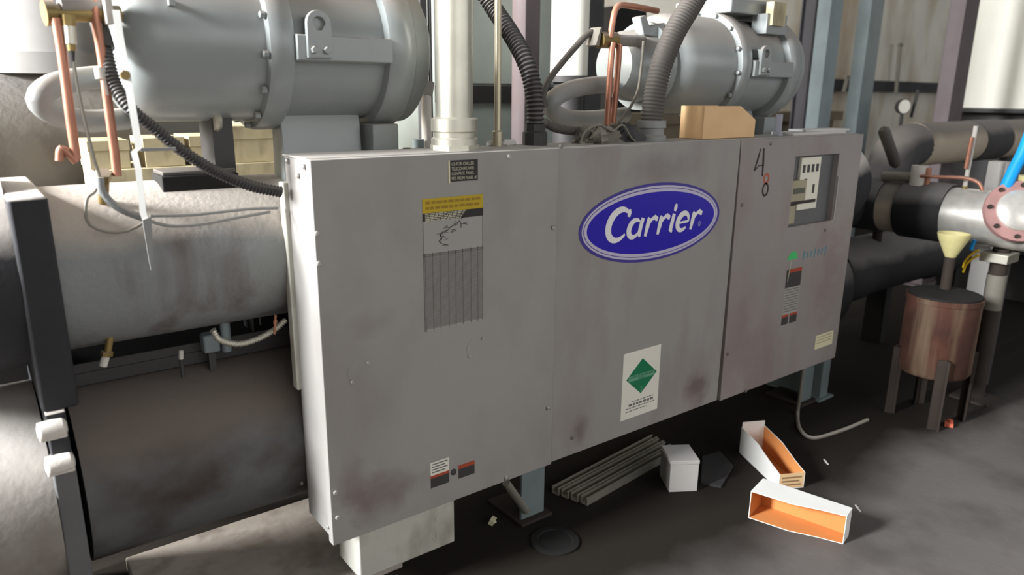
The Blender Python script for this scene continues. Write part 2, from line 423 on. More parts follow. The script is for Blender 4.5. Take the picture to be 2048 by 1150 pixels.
# ------------------------------------------------------------------ evaporator (upper shell)
EY, EZ, ER = 0.432, 1.209, 0.232
ev = thing('evaporator_shell', 'dust-covered grey upper cylinder with black left end, level with the cabinet', 'pressure vessel', (0.9, EY, 0.9))
MB().lathe([(-0.62, ER), (3.15, ER)], (0, EY, EZ), 'X', 64).obj('shell', 'shell_paint', ev)
MB().box((-0.69, 0.18, 0.885), (-0.605, 0.72, 1.445)).obj('tube_sheet', 'black_foam', ev, bevel=0.008)
MB().lathe([(-0.50, 0.10), (-0.49, 0.18), (-0.45, 0.24), (-0.38, 0.272), (0, 0.278)], (-0.69, EY+0.03, EZ+0.015), 'X', 56).obj('end_cover', 'black_foam', ev)
tag(MB().box((3.02, 0.10, 0.0), (3.10, 0.76, 1.46)).box((2.98, 0.08, 0.0), (3.14, 0.78, 0.015)).obj('support_plate', 'greenish_plate', bevel=0.004), 'tall blue-grey support plate just beyond the right panel', 'support')
MB().lathe([(0, 0.27), (0.3, 0.27), (0.37, 0.24), (0.41, 0.15), (0.42, 0.05)], (3.1, EY, EZ), 'X', 48).obj('end_cover', 'black_foam', ev)
# ------------------------------------------------------------------ condenser (lower shell)
CY, CZ, CR = 0.476, 0.564, 0.276
co = thing('condenser_shell', 'rust-stained dark lower cylinder near the floor at left', 'pressure vessel', (0.9, CY, 0.05))
MB().lathe([(-0.62, CR), (3.15, CR)], (0, CY, CZ), 'X', 64).obj('shell', 'condenser_paint', co)
MB().box((-0.69, 0.18, 0.0), (-0.635, 0.80, 0.745)).obj('tube_sheet', 'tube_sheet_grey', co, bevel=0.005)
MB().box((-0.685, 0.165, 0.745), (-0.64, 0.80, 0.885)).obj('spacer_plate', 'black_foam', co, bevel=0.003)
for z0, dx in ((0.835, -0.005), (0.735, 0.0)):
    p = MB()
    p.lathe([(0, 0.012), (0.006, 0.024), (0.03, 0.026), (0.062, 0.024), (0.068, 0.012)], (-0.705+dx, 0.150, z0+0.014), 'X', 20)
    p.box((-0.702+dx, 0.135, z0-0.012), (-0.640+dx, 0.20, z0+0.022))
    p.obj('stud_nut', 'dusty_white', co, bevel=0.004)
MB().lathe([(-0.55, 0.08), (-0.53, 0.18), (-0.46, 0.26), (-0.36, 0.30), (0, 0.305)], (-0.69, CY, CZ), 'X', 56).obj('end_cover', 'head_grey', co)
MB().lathe([(0, 0.30), (0.30, 0.30), (0.40, 0.25), (0.44, 0.1)], (3.1, CY, CZ), 'X', 48).obj('end_cover', 'pipe_black', co)
for x0 in (0.86, 2.86):
    MB().box((x0, 0.13, 0.0), (x0+0.12, 0.145, 0.33)).obj('foot_plate', 'greenish_plate', co, bevel=0.003)
    MB().box((x0-0.02, 0.10, 0.0), (x0+0.14, 0.34, 0.015)).obj('foot_base', 'rust_dark', co, bevel=0.003)
    MB().box((x0-0.10, 0.06, 0.285), (x0+0.20, 0.36, 0.315)).obj('saddle_plate', 'rust_dark', co, bevel=0.003)
MB().cyl(P(1012, 965, y=0.10), P(1052, 1022, y=0.12), 0.016).obj('brace_pipe', 'galvanized', co)

# ------------------------------------------------------------------ compressors
KY, KZ = 0.43, 1.835
def compressor(name, label, x0):
    t = thing(name, label, 'compressor', (x0+0.2, KY, KZ-0.42), 'screw compressors above the cabinet')
    o = (x0, KY, KZ)
    MB().lathe([(-0.40, 0.08), (-0.398, 0.13), (-0.391, 0.160), (-0.378, 0.183), (-0.358, 0.203), (-0.332, 0.216), (-0.295, 0.223), (0.0, 0.224)], o, 'X', 72).obj('motor_housing', 'compressor_paint', t, ang=50)
    MB().lathe([(-0.022, 0.226), (-0.018, 0.247), (-0.006, 0.252), (0.045, 0.252), (0.052, 0.247), (0.054, 0.22)], o, 'X', 72).obj('housing_flange', 'compressor_paint', t)
    for k in range(14):
        an = 2*math.pi*(k+0.3)/14
        c = Vector((x0-0.022, KY+math.cos(an)*0.237, KZ+math.sin(an)*0.237))
        MB().lathe([(-0.016, 0.007), (-0.014, 0.010), (0.0, 0.010)], c, 'X', 6).obj('flange_bolt', 'compressor_paint', t)
    MB().lathe([(0.05, 0.222), (0.37, 0.222)], o, 'X', 72).obj('rotor_housing', 'compressor_paint', t)
    MB().lathe([(0.352, 0.222), (0.356, 0.250), (0.368, 0.256), (0.44, 0.256), (0.452, 0.247), (0.455, 0.236), (0.505, 0.232), (0.53, 0.20), (0.535, 0.12)], o, 'X', 72).obj('discharge_cover', 'compressor_paint', t)
    # side rail and lifting lug
    MB().prism([(x0+0.052, 0.165, KZ+0.024), (x0+0.052, 0.165, KZ-0.046), (x0+0.052, 0.24, KZ-0.052), (x0+0.052, 0.24, KZ+0.03)], (0.305, 0, 0)).obj('side_rail', 'compressor_paint', t, bevel=0.003)
    hole = []; lug = MB()
    xa, xb, zb, zt = x0+0.078, x0+0.152, KZ-0.04, KZ+0.055
    xc, rr = (xa+xb)/2, (xb-xa)/2
    out = [(xa, zb), (xb, zb)] + [(xc+rr*math.cos(math.pi*k/12), zt+rr*math.sin(math.pi*k/12)) for k in range(13)]
    n = len(out); y0, y1 = 0.152, 0.168
    inn = []
    for (x, z) in out:
        d = Vector((x-xc, z-zt)); d = d.normalized()*0.019 if d.length > 0 else Vector((0.019, 0)); inn.append((xc+d.x, zt+d.y))
    vs = [(x, y0, z) for x, z in out] + [(x, y0, z) for x, z in inn] + [(x, y1, z) for x, z in out] + [(x, y1, z) for x, z in inn]
    fs = []
    for i in range(n):
        j = (i+1) % n
        fs += [(i, j, n+j, n+i), (2*n+j, 2*n+i, 3*n+i, 3*n+j), (i, 2*n+i, 2*n+j, j), (n+j, 3*n+j, 3*n+i, n+i)]
    lg = lug.add(vs, fs).obj('lifting_lug', 'compressor_paint', t, bevel=0.002)
    for xx in (xa+0.018, xb-0.018):
        MB().lathe([(-0.012, 0.009), (-0.010, 0.011), (0, 0.011)], (xx, y0, zb+0.022), 'Y', 6).obj('bolt', 'compressor_paint', lg)
    MB().box((xc-0.02, 0.169, zt-0.02), (xc+0.02, 0.26, zt+0.02)).obj('lug_backing', 'compressor_paint', lg)
    # mounting foot down to the shell
    MB().prism([(x0+0.05, 0.33, 1.41), (x0+0.05, 0.34, 1.60), (x0+0.05, 0.36, 1.66), (x0+0.05, 0.40, 1.66), (x0+0.05, 0.42, 1.60), (x0+0.05, 0.43, 1.41)], (0.27, 0, 0)).obj('mounting_foot', 'compressor_paint', t, bevel=0.004)
    MB().box((x0+0.335, 0.28, 1.42), (x0+0.43, 0.58, 1.60)).obj('mounting_foot', 'compressor_paint', t, bevel=0.004)
    # terminal box on top
    MB().box((x0-0.02, 0.27, KZ+0.235), (x0+0.33, 0.60, KZ+0.30)).obj('terminal_box', 'compressor_paint', t, bevel=0.006)
    # small fitting plug on the housing
    return t
c1 = compressor('screw_compressor', 'large grey screw compressor above the left panel, nearest the camera', 0.0)
MB().box((-0.27, 0.205, 1.915), (-0.255, 0.235, 1.93)).obj('plug', 'compressor_paint', c1)
MB().box((-0.15, 0.36, 1.44), (-0.09, 0.50, 1.64)).obj('support_leg', 'steel_dark', c1)
MB().lathe([(0, 0.03), (0.01, 0.035), (0.02, 0.03)], P(425, 240, y=0.36), 'X', 18).obj('sight_glass', 'galvanized', c1)
c2 = compressor('screw_compressor', 'grey screw compressor above the open-topped tan bin, farther away', 2.16)
tb = P(1555, 32, y=0.21)
MB().box((tb.x-0.05, 0.20, tb.z-0.045), (tb.x+0.05, 0.24, tb.z+0.06)).obj('name_plate', 'beige', c2)
MB().box((tb.x-0.07, 0.215, KZ+0.15), (tb.x+0.09, 0.30, KZ+0.24)).obj('junction_cover', 'compressor_paint', c2, bevel=0.003)
# suction elbow and dome at the far compressor's left end
MB().lathe([(-0.60, 0.06), (-0.59, 0.11), (-0.54, 0.145), (-0.45, 0.155), (-0.38, 0.155)], (2.16, KY, KZ-0.01), 'X', 40).obj('suction_dome', 'compressor_paint', c2)
MB().lathe([(-0.43, 0.19), (-0.395, 0.19)], (2.16, KY, KZ-0.01), 'X', 40).obj('suction_flange', 'compressor_paint', c2)
pz = P(1240, 45, y=0.40)
MB().prism([P(1288, 70, y=0.33), P(1280, 34, y=0.33), P(1292, 30, y=0.33), P(1300, 52, y=0.33), P(1330, 45, y=0.33), P(1330, 76, y=0.33)], (0, 0.05, 0)).obj('valve_bonnet', 'compressor_paint', c2, bevel=0.004)

# ------------------------------------------------------------------ control cabinet
X1, X2, X3 = 0.898, 1.928, 2.935
ZB, ZT = 0.32, 1.52
cb = thing('control_cabinet', 'long grey steel control cabinet carrying the blue oval sign', 'cabinet', (1.47, 0.1, ZB))
MB().box((0.004, 0.028, ZB+0.012), (X3-0.004, 0.198, ZT-0.002)).obj('body', 'cabinet_paint', cb, bevel=0.002)
MB().box((-0.010, 0.185, 0.78), (0.02, 0.225, 1.44)).obj('rear_flange', 'box_paint', cb, bevel=0.003)
MB().box((0.0, 0.024, ZT-0.004), (X1+0.0, 0.205, ZT+0.003)).obj('top_lid', 'cabinet_paint', cb, bevel=0.002)
MB().box((X1+0.004, 0.024, ZT-0.004), (X3, 0.205, ZT+0.002)).obj('top_lid', 'cabinet_paint', cb, bevel=0.002)

def panel(poly, m, y0=0.0, y1=0.027, label=None, hole=None):
    o = MB()
    if hole is None:
        o.prism([(x, y0, z) for x, z in poly], (0, y1-y0, 0))
    else:
        n = 4; vs = []; fs = []
        for y in (y0, y1):
            vs += [(x, y, z) for x, z in poly] + [(x, y, z) for x, z in hole]
        for i in range(4):
            j = (i+1) % 4
            fs += [(i, j, 4+j, 4+i), (8+j, 8+i, 12+i, 12+j), (i, 8+i, 8+j, j), (4+j, 12+j, 12+i, 4+i)]
        o.add(vs, fs)
    r = o.obj('door_panel', m, cb, bevel=0.002)
    if label: r['label'] = label
    return r
def Q(px, py):
    p = P(px, py, y=0.0); return (p.x, p.z)
p1 = panel([(0, ZB-0.004), (X1-0.0015, ZB-0.004), (X1-0.0015, ZT), (0, ZT)], 'cabinet_paint', -0.006, label='left grey door panel with the yellow-headed notice')
p2 = panel([(X1+0.0015, ZB), (X2-0.014, ZB), (X2-0.004, ZT), (X1+0.0015, ZT)], 'cabinet_paint_b', 0.0, label='middle grey door panel with the blue oval sign')
hole = [Q(1576, 454), Q(1661, 442), Q(1678, 306), Q(1589, 314)]
xs0, xs1 = (hole[0][0]+hole[3][0])/2, (hole[1][0]+hole[2][0])/2
zs0, zs1 = (hole[0][1]+hole[1][1])/2, (hole[2][1]+hole[3][1])/2
hole = [(xs0, zs0), (xs1, zs0), (xs1, zs1), (xs0, zs1)]
p3 = panel([(X2+0.008, ZB-0.008), (X3, ZB-0.006), (X3, ZT), (X2, ZT)], 'cabinet_paint_c', -0.004, hole=hole, label='right grey door panel with a recessed controller window')
# screws
def screw(px, py, par, m='screw', r=0.008, y=None):
    yy = {p1: -0.006, p2: 0.0, p3: -0.004}[par] if y is None else y
    p = P(px, py, y=yy)
    MB().lathe([(-0.006, r*0.7), (-0.004, r), (0.001, r)], p, 'Y', 10).obj('screw', m, par)
for a in ((634, 467), (638, 527), (671, 985), (675, 1035), (1106, 455), (1096, 815), (1012, 955), (1017, 313)): screw(*a, p1, 'screw_light')
for a in ((704, 764), (735, 725), (938, 712), (965, 676)): screw(*a, p1, 'screw_light', 0.006)
for a in ((1122, 292), (1144, 875)): screw(*a, p2)
for a in ((1541, 287), (1484, 410), (1455, 708), (1491, 782), (1650, 460)): screw(*a, p3)
# screws on the cabinet's left side (face at x=0)
for a in ((577, 322), (610, 333), (598, 351), (603, 898), (606, 965), (659, 1052), (559, 482)):
    q = P(*a, x=0.004)
    if 0.0 < q.y < 0.24: MB().lathe([(-0.006, 0.005), (-0.004, 0.008), (0.002, 0.008)], (0.0, q.y, q.z), 'X', 10).obj('screw', 'screw_light', cb)
# knock-out discs
for a, r in (((716, 742), 0.034), ((950, 696), 0.034)):
    c = P(*a, y=-0.006)
    MB().lathe([(-0.0015, r-0.002), (-0.0015, r), (0, r+0.0005)], c, 'Y', 32).obj('knockout_disc', 'cabinet_paint', p1)

def rect(px, x0, z0, x1, z1): pass
def plate(name, m, par, x0, z0, x1, z1, y, th=0.0008, label=None):
    o = MB().box((min(x0, x1), y-th, min(z0, z1)), (max(x0, x1), y, max(z0, z1))).obj(name, m, par, smooth=False)
    if label: o['label'] = label
    return o
# -- black name plate near the top of the left panel
yf = -0.006
a = Q(897, 321); b_ = Q(953, 358)
x0, x1, z0, z1 = a[0], b_[0], b_[1]-0.002, a[1]
plate('name_plate', 'label_black', p1, x0, z0, x1, z1, yf, 0.002, 'small black name plate with cream lettering')
plate('name_plate_edge', 'label_cream', p1, x0-0.005, z0-0.004, x0-0.0004, z1, yf, 0.003)
hh = (z1-z0)/4.4
for k, s in enumerate(('CB FOR CHILLER', 'TELECON/POWER', 'CONTROL PANEL', 'FED FROM PANEL #2')):
    text('name_plate_lettering', s, x0+0.006, z1-hh*(k+1)-0.001, yf-0.0022, hh*0.95, 'label_print', p1, width=(x1-x0)*(0.80 if k < 3 else 0.92))
# -- tall notice with yellow header
xa, xb = Q(845, 530)[0], Q(964, 520)[0]
zt = (Q(843, 396)[1]+Q(965, 389)[1])/2; zb = (Q(849, 662)[1]+Q(962, 640)[1])/2
W_, H_ = xb-xa, zt-zb
plate('notice_sheet', 'label_sheet', p1, xa, zb, xb, zt, yf, 0.0006, 'tall printed notice with yellow header, drawing and table')
plate('notice_header', 'label_yellow', p1, xa, zt-H_*0.105, xb, zt, yf, 0.0010)
plate('notice_band', 'label_black', p1, xa, zt-H_*0.165, xb, zt-H_*0.105, yf, 0.0010)
st = MB()
for k in range(2):
    zc = zt-H_*(0.03+0.04*k); x = xa+W_*0.05
    while x < xb-W_*0.06:
        l = W_*R.uniform(0.05, 0.12); l = min(l, xb-W_*0.05-x)
        st.box((x, yf-0.0014, zc-H_*0.010), (x+l, yf-0.0010, zc+H_*0.010)); x += l+W_*0.02
st.obj('header_print', 'label_yellow_ink', p1, smooth=False)
st = MB()
for k in range(5):
    zc = zt-H_*(0.112+0.012*k); x = xa+W_*0.04; xe = xa+W_*(0.70-0.02*k)
    while x < xe:
        l = W_*R.uniform(0.03, 0.09); l = min(l, xe-x)
        st.box((x, yf-0.0014, zc-H_*0.0035), (x+l, yf-0.0010, zc+H_*0.0035)); x += l+W_*0.012
st.obj('band_print', 'label_print', p1, smooth=False)
dg = MB()
pts = [(0.28, 0.34), (0.30, 0.30), (0.27, 0.27), (0.33, 0.25), (0.40, 0.245), (0.44, 0.225), (0.52, 0.21), (0.60, 0.185), (0.62, 0.21), (0.62, 0.24)]
for (u0, v0), (u1, v1) in zip(pts[:-1], pts[1:]):
    dg.stroke([(xa+u0*W_, zt-v0*H_, 0.0025), (xa+u1*W_, zt-v1*H_, 0.0025)], yf-0.0006, 0.0004)
for k in range(34):
    t = R.random(); i = min(len(pts)-2, int(t*(len(pts)-1))); u = pts[i][0]+R.uniform(-.05, .06); v = pts[i][1]+R.uniform(-.02, .02)
    dg.stroke([(xa+u*W_, zt-v*H_, 0.0014), (xa+(u+R.uniform(.02, .09))*W_, zt-(v+R.uniform(-.03, .02))*H_, 0.0014)], yf-0.0006, 0.0004)
dg.obj('notice_drawing', 'label_ink', p1, smooth=False)
plate('notice_table', 'label_table', p1, xa+W_*0.02, zb+H_*0.02, xb-W_*0.02, zt-H_*0.41, yf, 0.0009)
gr = MB()
for u in (0.0, 0.02, 0.14, 0.26, 0.40, 0.52, 0.64, 0.78, 0.90, 0.985):
    z_top = zt-H_*0.17 if u in (0.0, 0.985) else zt-H_*0.40
    gr.box((xa+u*W_, yf-0.0012, zb), (xa+u*W_+0.0022, yf-0.0006, z_top))
for k in range(42):
    z = zb+H_*0.015+k*(H_*0.585-H_*0.015)/41
    gr.box((xa, yf-0.0012, z), (xb, yf-0.0009, z+(0.0012 if k < 40 else 0.004)))
gr.obj('table_ruling', 'label_line', p1, smooth=False)
# -- small stickers low on the left panel
a, b_ = Q(859, 935), Q(896, 925)
xa, xb = a[0], b_[0]; zt = (Q(859, 925)[1]+Q(896, 913)[1])/2; zm = (Q(859, 950)[1]+Q(896, 940)[1])/2; zb = (Q(858, 976)[1]+Q(896, 963)[1])/2
plate('white_sticker', 'sticker_white', p1, xa, zm, xb, zt, yf, 0.0008)
plate('warning_sticker', 'sticker_dark', p1, xa, zb, xb, zm, yf, 0.0006)
plate('sticker_stripe', 'sticker_red', p1, xa, zm-0.010, xb, zm, yf, 0.0010)
sp = MB()
for k in range(4): sp.box((xa+0.006, yf-0.0012, zt-0.010-0.010*k), (xb-0.006-0.01*(k % 2), yf-0.0008, zt-0.006-0.010*k))
sp.obj('sticker_print', 'label_line', p1, smooth=False)
xa, xb = Q(915, 935)[0], Q(947, 930)[0]; zt = (Q(915, 930)[1]+Q(947, 919)[1])/2; zb = (Q(915, 956)[1]+Q(947, 945)[1])/2
plate('warning_sticker', 'sticker_dark', p1, xa, zb, xb, zt, yf, 0.0006)
plate('sticker_stripe', 'sticker_red', p1, xa, zt-0.014, xb, zt, yf, 0.0010)
c = P(907, 944, y=yf); MB().lathe([(-0.004, 0.008), (-0.003, 0.011), (0, 0.012)], c, 'Y', 16).obj('panel_latch', 'steel_dark', p1)
for a in ((1012, 957), (1096, 816), (1106, 455)):
    c = P(*a, y=yf); MB().box((c.x-0.010, yf-0.002, c.z-0.007), (c.x+0.010, yf, c.z+0.007)).obj('panel_clip', 'screw', p1)
# -- oval sign on the middle panel
yf = 0.0
cl, crr = P(1157, 462, y=0), P(1438, 428, y=0); ct, cbm = P(1297, 366, y=0), P(1294, 524, y=0)
ex, ez = (cl.x+crr.x)/2, (ct.z+cbm.z)/2
ea, eb = (crr.x-cl.x)/2, (ct.z-cbm.z)/2*0.985
def ell(name, m, k1, k2, y, th, lab=None):
    n = 72
    o = MB().prism([(ex+ea*k1*math.cos(2*math.pi*i/n), y, ez+eb*k2*math.sin(2*math.pi*i/n)) for i in range(n)], (0, -th, 0)).obj(name, m, p2, ang=30)
    if lab: o['label'] = lab
    return o
ell('oval_sign', 'logo_navy', 1.0, 1.0, 0.0, 0.0016, 'blue oval sign with pale rim')
ell('sign_rim', 'logo_lavender', 0.965, 0.93, 0.0, 0.0022)
ell('rim_line', 'logo_navy', 0.945, 0.875, 0.0, 0.0026)
ell('sign_rim', 'logo_lavender', 0.938, 0.855, 0.0, 0.0030)
ell('sign_field', 'logo_blue', 0.905, 0.775, 0.0, 0.0036)
def arc(cx, cz, rx, rz, a0, a1, wf, n=22):
    return [(cx+rx*math.cos(rad(a0+(a1-a0)*i/n)), cz+rz*math.sin(rad(a0+(a1-a0)*i/n)), wf(i/n)) for i in range(n+1)]
LET = {
 'C': (1.42, [arc(0.80, 0.82, 0.66, 0.84, 38, 318, lambda t: 0.10+0.24*math.sin(math.pi*min(1, t*1.02))**0.8), [(1.25, 1.62, 0.16), (1.30, 1.42, 0.22), (1.30, 1.20, 0.16)]]),
 'a': (1.08, [arc(0.44, 0.50, 0.36, 0.48, 45, 330, lambda t: 0.09+0.19*math.sin(math.pi*t)), [(0.86, 1.04, 0.20), (0.82, 0.6, 0.22), (0.82, 0.12, 0.22), (0.90, -0.02, 0.12)]]),
 'r': (0.84, [[(0.10, 1.0, 0.12), (0.20, 0.93, 0.24), (0.20, 0.5, 0.24), (0.18, -0.04, 0.15)], [(0.24, 0.62, 0.10), (0.40, 0.90, 0.15), (0.60, 1.0, 0.21), (0.72, 0.90, 0.24), (0.74, 0.76, 0.12)]]),
 'i': (0.50, [[(0.22, 1.05, 0.20), (0.20, 0.5, 0.23), (0.20, 0.10, 0.23), (0.34, -0.02, 0.12)], [(0.24, 1.62, 0.10), (0.23, 1.42, 0.21), (0.22, 1.20, 0.14)]]),
 'e': (1.00, [arc(0.50, 0.50, 0.38, 0.50, -2, 318, lambda t: 0.10+0.18*math.sin(math.pi*t)), [(0.14, 0.46, 0.10), (0.5, 0.47, 0.11), (0.88, 0.49, 0.10)]]),
}
lt = MB(); adv = sum(LET[ch][0] for ch in 'Carrier')
lx0, lx1 = Q(1205, 470)[0], Q(1406, 430)[0]
sc = (lx1-lx0)/(adv+0.30); penx = 0
base = ez-0.105*eb/0.12*0.36
hz = 2*eb*0.36/1.62
base = ez-0.80*hz*0.86
k = 0
for ch in 'Carrier':
    wd, sts = LET[ch]
    for s_ in sts:
        lt.stroke([(lx0+(penx+x+0.20*z)*sc, base+z*hz, w_*sc*1.05) for x, z, w_ in s_], -0.0036-0.00005*k, 0.0010); k += 1
    penx += wd
lt.obj('sign_lettering', 'logo_white', p2, smooth=False)
c = P(1397, 447, y=0)
MB().stroke([(c.x+0.006*math.cos(2*math.pi*i/14), c.z+0.010*math.sin(2*math.pi*i/14), 0.0022) for i in range(15)], -0.0036, 0.001).obj('sign_registered_mark', 'logo_lavender', p2, smooth=False)
# -- white label with green diamond
xa, xb = Q(1244, 775)[0], Q(1318, 752)[0]
zt = (Q(1249, 710)[1]+Q(1324, 686)[1])/2; zb = (Q(1241, 845)[1]+Q(1314, 815)[1])/2
plate('gas_label', 'sticker_white', p2, xa, zb, xb, zt, 0.0, 0.0008, 'white label with a green diamond')
xc = (xa+xb)/2+0.002; zc = zt-(zt-zb)*0.40; dw = (xb-xa)*0.41; dh = (zt-zb)*0.265
MB().prism([(xc-dw, -0.0008, zc), (xc, -0.0008, zc-dh), (xc+dw, -0.0008, zc), (xc, -0.0008, zc+dh)], (0, -0.0006, 0)).obj('green_diamond', 'sticker_green', p2, smooth=False)
plate('diamond_band', 'sticker_band', p2, xc-dw*0.86, zc-0.012, xc+dw*0.86, zc+0.012, -0.0014, 0.0004)
text('diamond_lettering', 'NON-FLAMMABLE', xc-dw*0.78, zc+0.001, -0.0019, 0.012, 'sticker_green', p2, width=dw*1.56)
text('diamond_lettering', 'GAS', xc-dw*0.25, zc-0.010, -0.0019, 0.012, 'sticker_green', p2, width=dw*0.5)
text('diamond_number', '2', xc-0.006, zc-dh*0.86, -0.0015, 0.03, 'sticker_band', p2)
lp = MB()
for k, (u0, u1, t_) in enumerate(((0.28, 0.86, 0.004), (0.20, 0.86, 0.010), (0.12, 0.90, 0.004), (0.12, 0.70, 0.004))):
    z = zb+(zt-zb)*(0.245-0.045*k); x = xa+u0*(xb-xa)
    while x < xa+u1*(xb-xa):
        l = min(R.uniform(0.008, 0.022), xa+u1*(xb-xa)-x); lp.box((x, -0.0012, z-t_/2), (x+l, -0.0008, z+t_/2)); x += l+0.005
lp.obj('label_print', 'label_line', p2, smooth=False)
# -- right panel: marker letters, controller window, marks, stickers
yf = -0.004
def marker(name, m, pts, wd=0.012):
    MB().stroke([Q(*p)+(wd*k,) for p, k in pts], yf, 0.0008).obj(name, m, p3, smooth=False)
marker('marker_letter', 'marker_black', [((1520, 297), 0.5), ((1514, 318), 1.0), ((1507, 341), 0.7)])
marker('marker_letter', 'marker_black', [((1526, 296), 0.7), ((1525, 320), 1.0), ((1523, 352), 0.7)], 0.014)
marker('marker_letter', 'marker_black', [((1507, 342), 0.4), ((1516, 331), 0.6), ((1527, 330), 0.4)], 0.009)
def oval(px, py, rx, rz, m):
    c = P(px, py, y=0)
    MB().stroke([(c.x+rx*math.cos(2*math.pi*i/18), c.z+rz*math.sin(2*math.pi*i/18), 0.010) for i in range(19)], yf, 0.0008).obj('marker_number', m, p3, smooth=False)
oval(1531, 357, 0.018, 0.020, 'marker_red'); oval(1529, 379, 0.020, 0.027, 'marker_black')
# window recess
wx0, wx1, wz0, wz1 = xs0, xs1, zs0, zs1
wr = MB().box((wx0-0.01, 0.0262, wz0-0.01), (wx1+0.01, 0.0278, wz1+0.01)).obj('recess_back', 'tube_sheet_grey', p3)
U = lambda u: wx0+u*(wx1-wx0)
V = lambda v: wz1-v*(wz1-wz0)
ct_ = MB().box((U(0.20), 0.008, V(0.78)), (U(0.64), 0.026, V(0.03))).obj('controller_board', 'controller_white', p3, bevel=0.003)
kk = MB()
for i in range(4): kk.box((U(0.235+0.10*i), 0.0055, V(0.24)), (U(0.285+0.10*i), 0.008, V(0.13)))
kk.box((U(0.30), 0.0055, V(0.40)), (U(0.35), 0.008, V(0.33))).box((U(0.50), 0.0055, V(0.55)), (U(0.54), 0.008, V(0.42)))
kk.obj('terminal_slots', 'sticker_dark', p3)
MB().box((U(0.01), 0.002, V(0.64)), (U(0.34), 0.026, V(0.34))).obj('display_unit', 'controller_beige', p3, bevel=0.003)
MB().box((U(0.05), 0.0005, V(0.53)), (U(0.30), 0.002, V(0.45))).obj('display_screen', 'display_dark', p3)
MB().box((U(0.02), 0.006, V(0.685)), (U(0.60), 0.012, V(0.64))).obj('wire_bundle', 'marker_black', p3)
MB().box((U(0.0), 0.008, V(0.96)), (U(0.17), 0.026, V(0.70))).obj('side_bracket', 'controller_beige', p3, bevel=0.002)
MB().box((wx1+0.004, -0.012, V(0.98)), (wx1+0.012, yf, V(0.34))).obj('door_edge_strip', 'label_sheet', p3, bevel=0.001)
# green mark with teal writing
c = P(1584, 514, y=0)
MB().prism([(c.x+0.040*math.cos(math.pi*i/14), yf-0.0009, c.z-0.012+0.042*math.sin(math.pi*i/14)) for i in range(15)], (0, 0.0008, 0)).obj('green_mark', 'green_mark', p3, smooth=False)
a = Q(1581, 520); b_ = Q(1573, 562)
MB().stroke([(a[0], a[1], 0.005), (b_[0], b_[1], 0.004)], yf-0.001, 0.0008).obj('chalk_line', 'label_print', p3, smooth=False)
tm = MB()
q0, q1 = Q(1605, 511), Q(1652, 500)
for k in range(7):
    x = q0[0]+(q1[0]-q0[0])*k/6.5; h = 0.032 if k % 3 else 0.044; z = (q0[1]+q1[1])/2
    tm.stroke([(x, z-h/2, 0.008), (x+0.008, z+h/2, 0.008)], yf, 0.0008)
tm.obj('teal_writing', 'teal_mark', p3, smooth=False)
xa, xb = Q(1570, 560)[0], Q(1601, 548)[0]
zt = Q(1585, 537)[1]; z2 = Q(1580, 574)[1]; z3 = Q(1572, 628)[1]; zb = Q(1570, 648)[1]
plate('red_header_sticker', 'sticker_dark', p3, xa, z2, xb, zt, yf, 0.0007)
plate('sticker_stripe', 'sticker_red', p3, xa+0.02, zt-0.018, xb, zt, yf, 0.0011)
plate('text_sticker', 'label_sheet', p3, xa, z3, xb, z2, yf, 0.0007)
tl = MB()
for k in range(9):
    z = z2-(z2-z3)*(0.08+0.10*k); tl.box((xa+0.006, yf-0.0011, z-0.003), (xb-0.006, yf-0.0007, z+0.002))
tl.obj('sticker_print', 'label_line', p3, smooth=False)
for u0, u1 in ((0.0, 0.42), (0.52, 1.0)):
    plate('small_sticker', 'sticker_dark', p3, xa+(xb-xa)*u0, zb, xa+(xb-xa)*u1, z3, yf, 0.0007)
    plate('sticker_stripe', 'sticker_red', p3, xa+(xb-xa)*u0, z3-0.012, xa+(xb-xa)*u1, z3, yf, 0.0011)
xa, xb = Q(1629, 685)[0], Q(1664, 672)[0]; zt = (Q(1631, 671)[1]+Q(1666, 660)[1])/2; zb = (Q(1628, 698)[1]+Q(1662, 688)[1])/2
plate('cream_sticker', 'label_cream', p3, xa, zb, xb, zt, yf, 0.0008)
sp = MB()
for k in range(3): sp.box((xa+0.012, yf-0.0012, zt-0.016-0.016*k), (xb-0.012, yf-0.0008, zt-0.010-0.016*k))
sp.obj('sticker_print', 'beige', p3, smooth=False)

# ------------------------------------------------------------------ box hung under the cabinet
a = P(717, 1075, y=0.035); b_ = P(909, 1030, y=0.035); zb = P(908, 1084, y=0.035).z
jb = thing('junction_box', 'cream steel junction box hung beneath the left cabinet panel', 'junction box', ((a.x+b_.x)/2, 0.1, zb))
MB().box((a.x, 0.035, zb), (b_.x, 0.205, ZB+0.012)).obj('body', 'box_paint', jb, bevel=0.005)
c = P(879, 1068, y=0.035)
MB().lathe([(-0.0015, 0.026), (-0.0015, 0.030), (0, 0.031)], c, 'Y', 28).obj('knockout', 'box_paint', jb)
MB().lathe([(-0.001, 0.020), (-0.003, 0.020)], c, 'Y', 28).obj('knockout', 'box_paint', jb)
c = P(878, 1036, y=0.035)
MB().lathe([(-0.0015, 0.012), (-0.0015, 0.016), (0, 0.017)], c, 'Y', 24).obj('knockout', 'box_paint', jb)

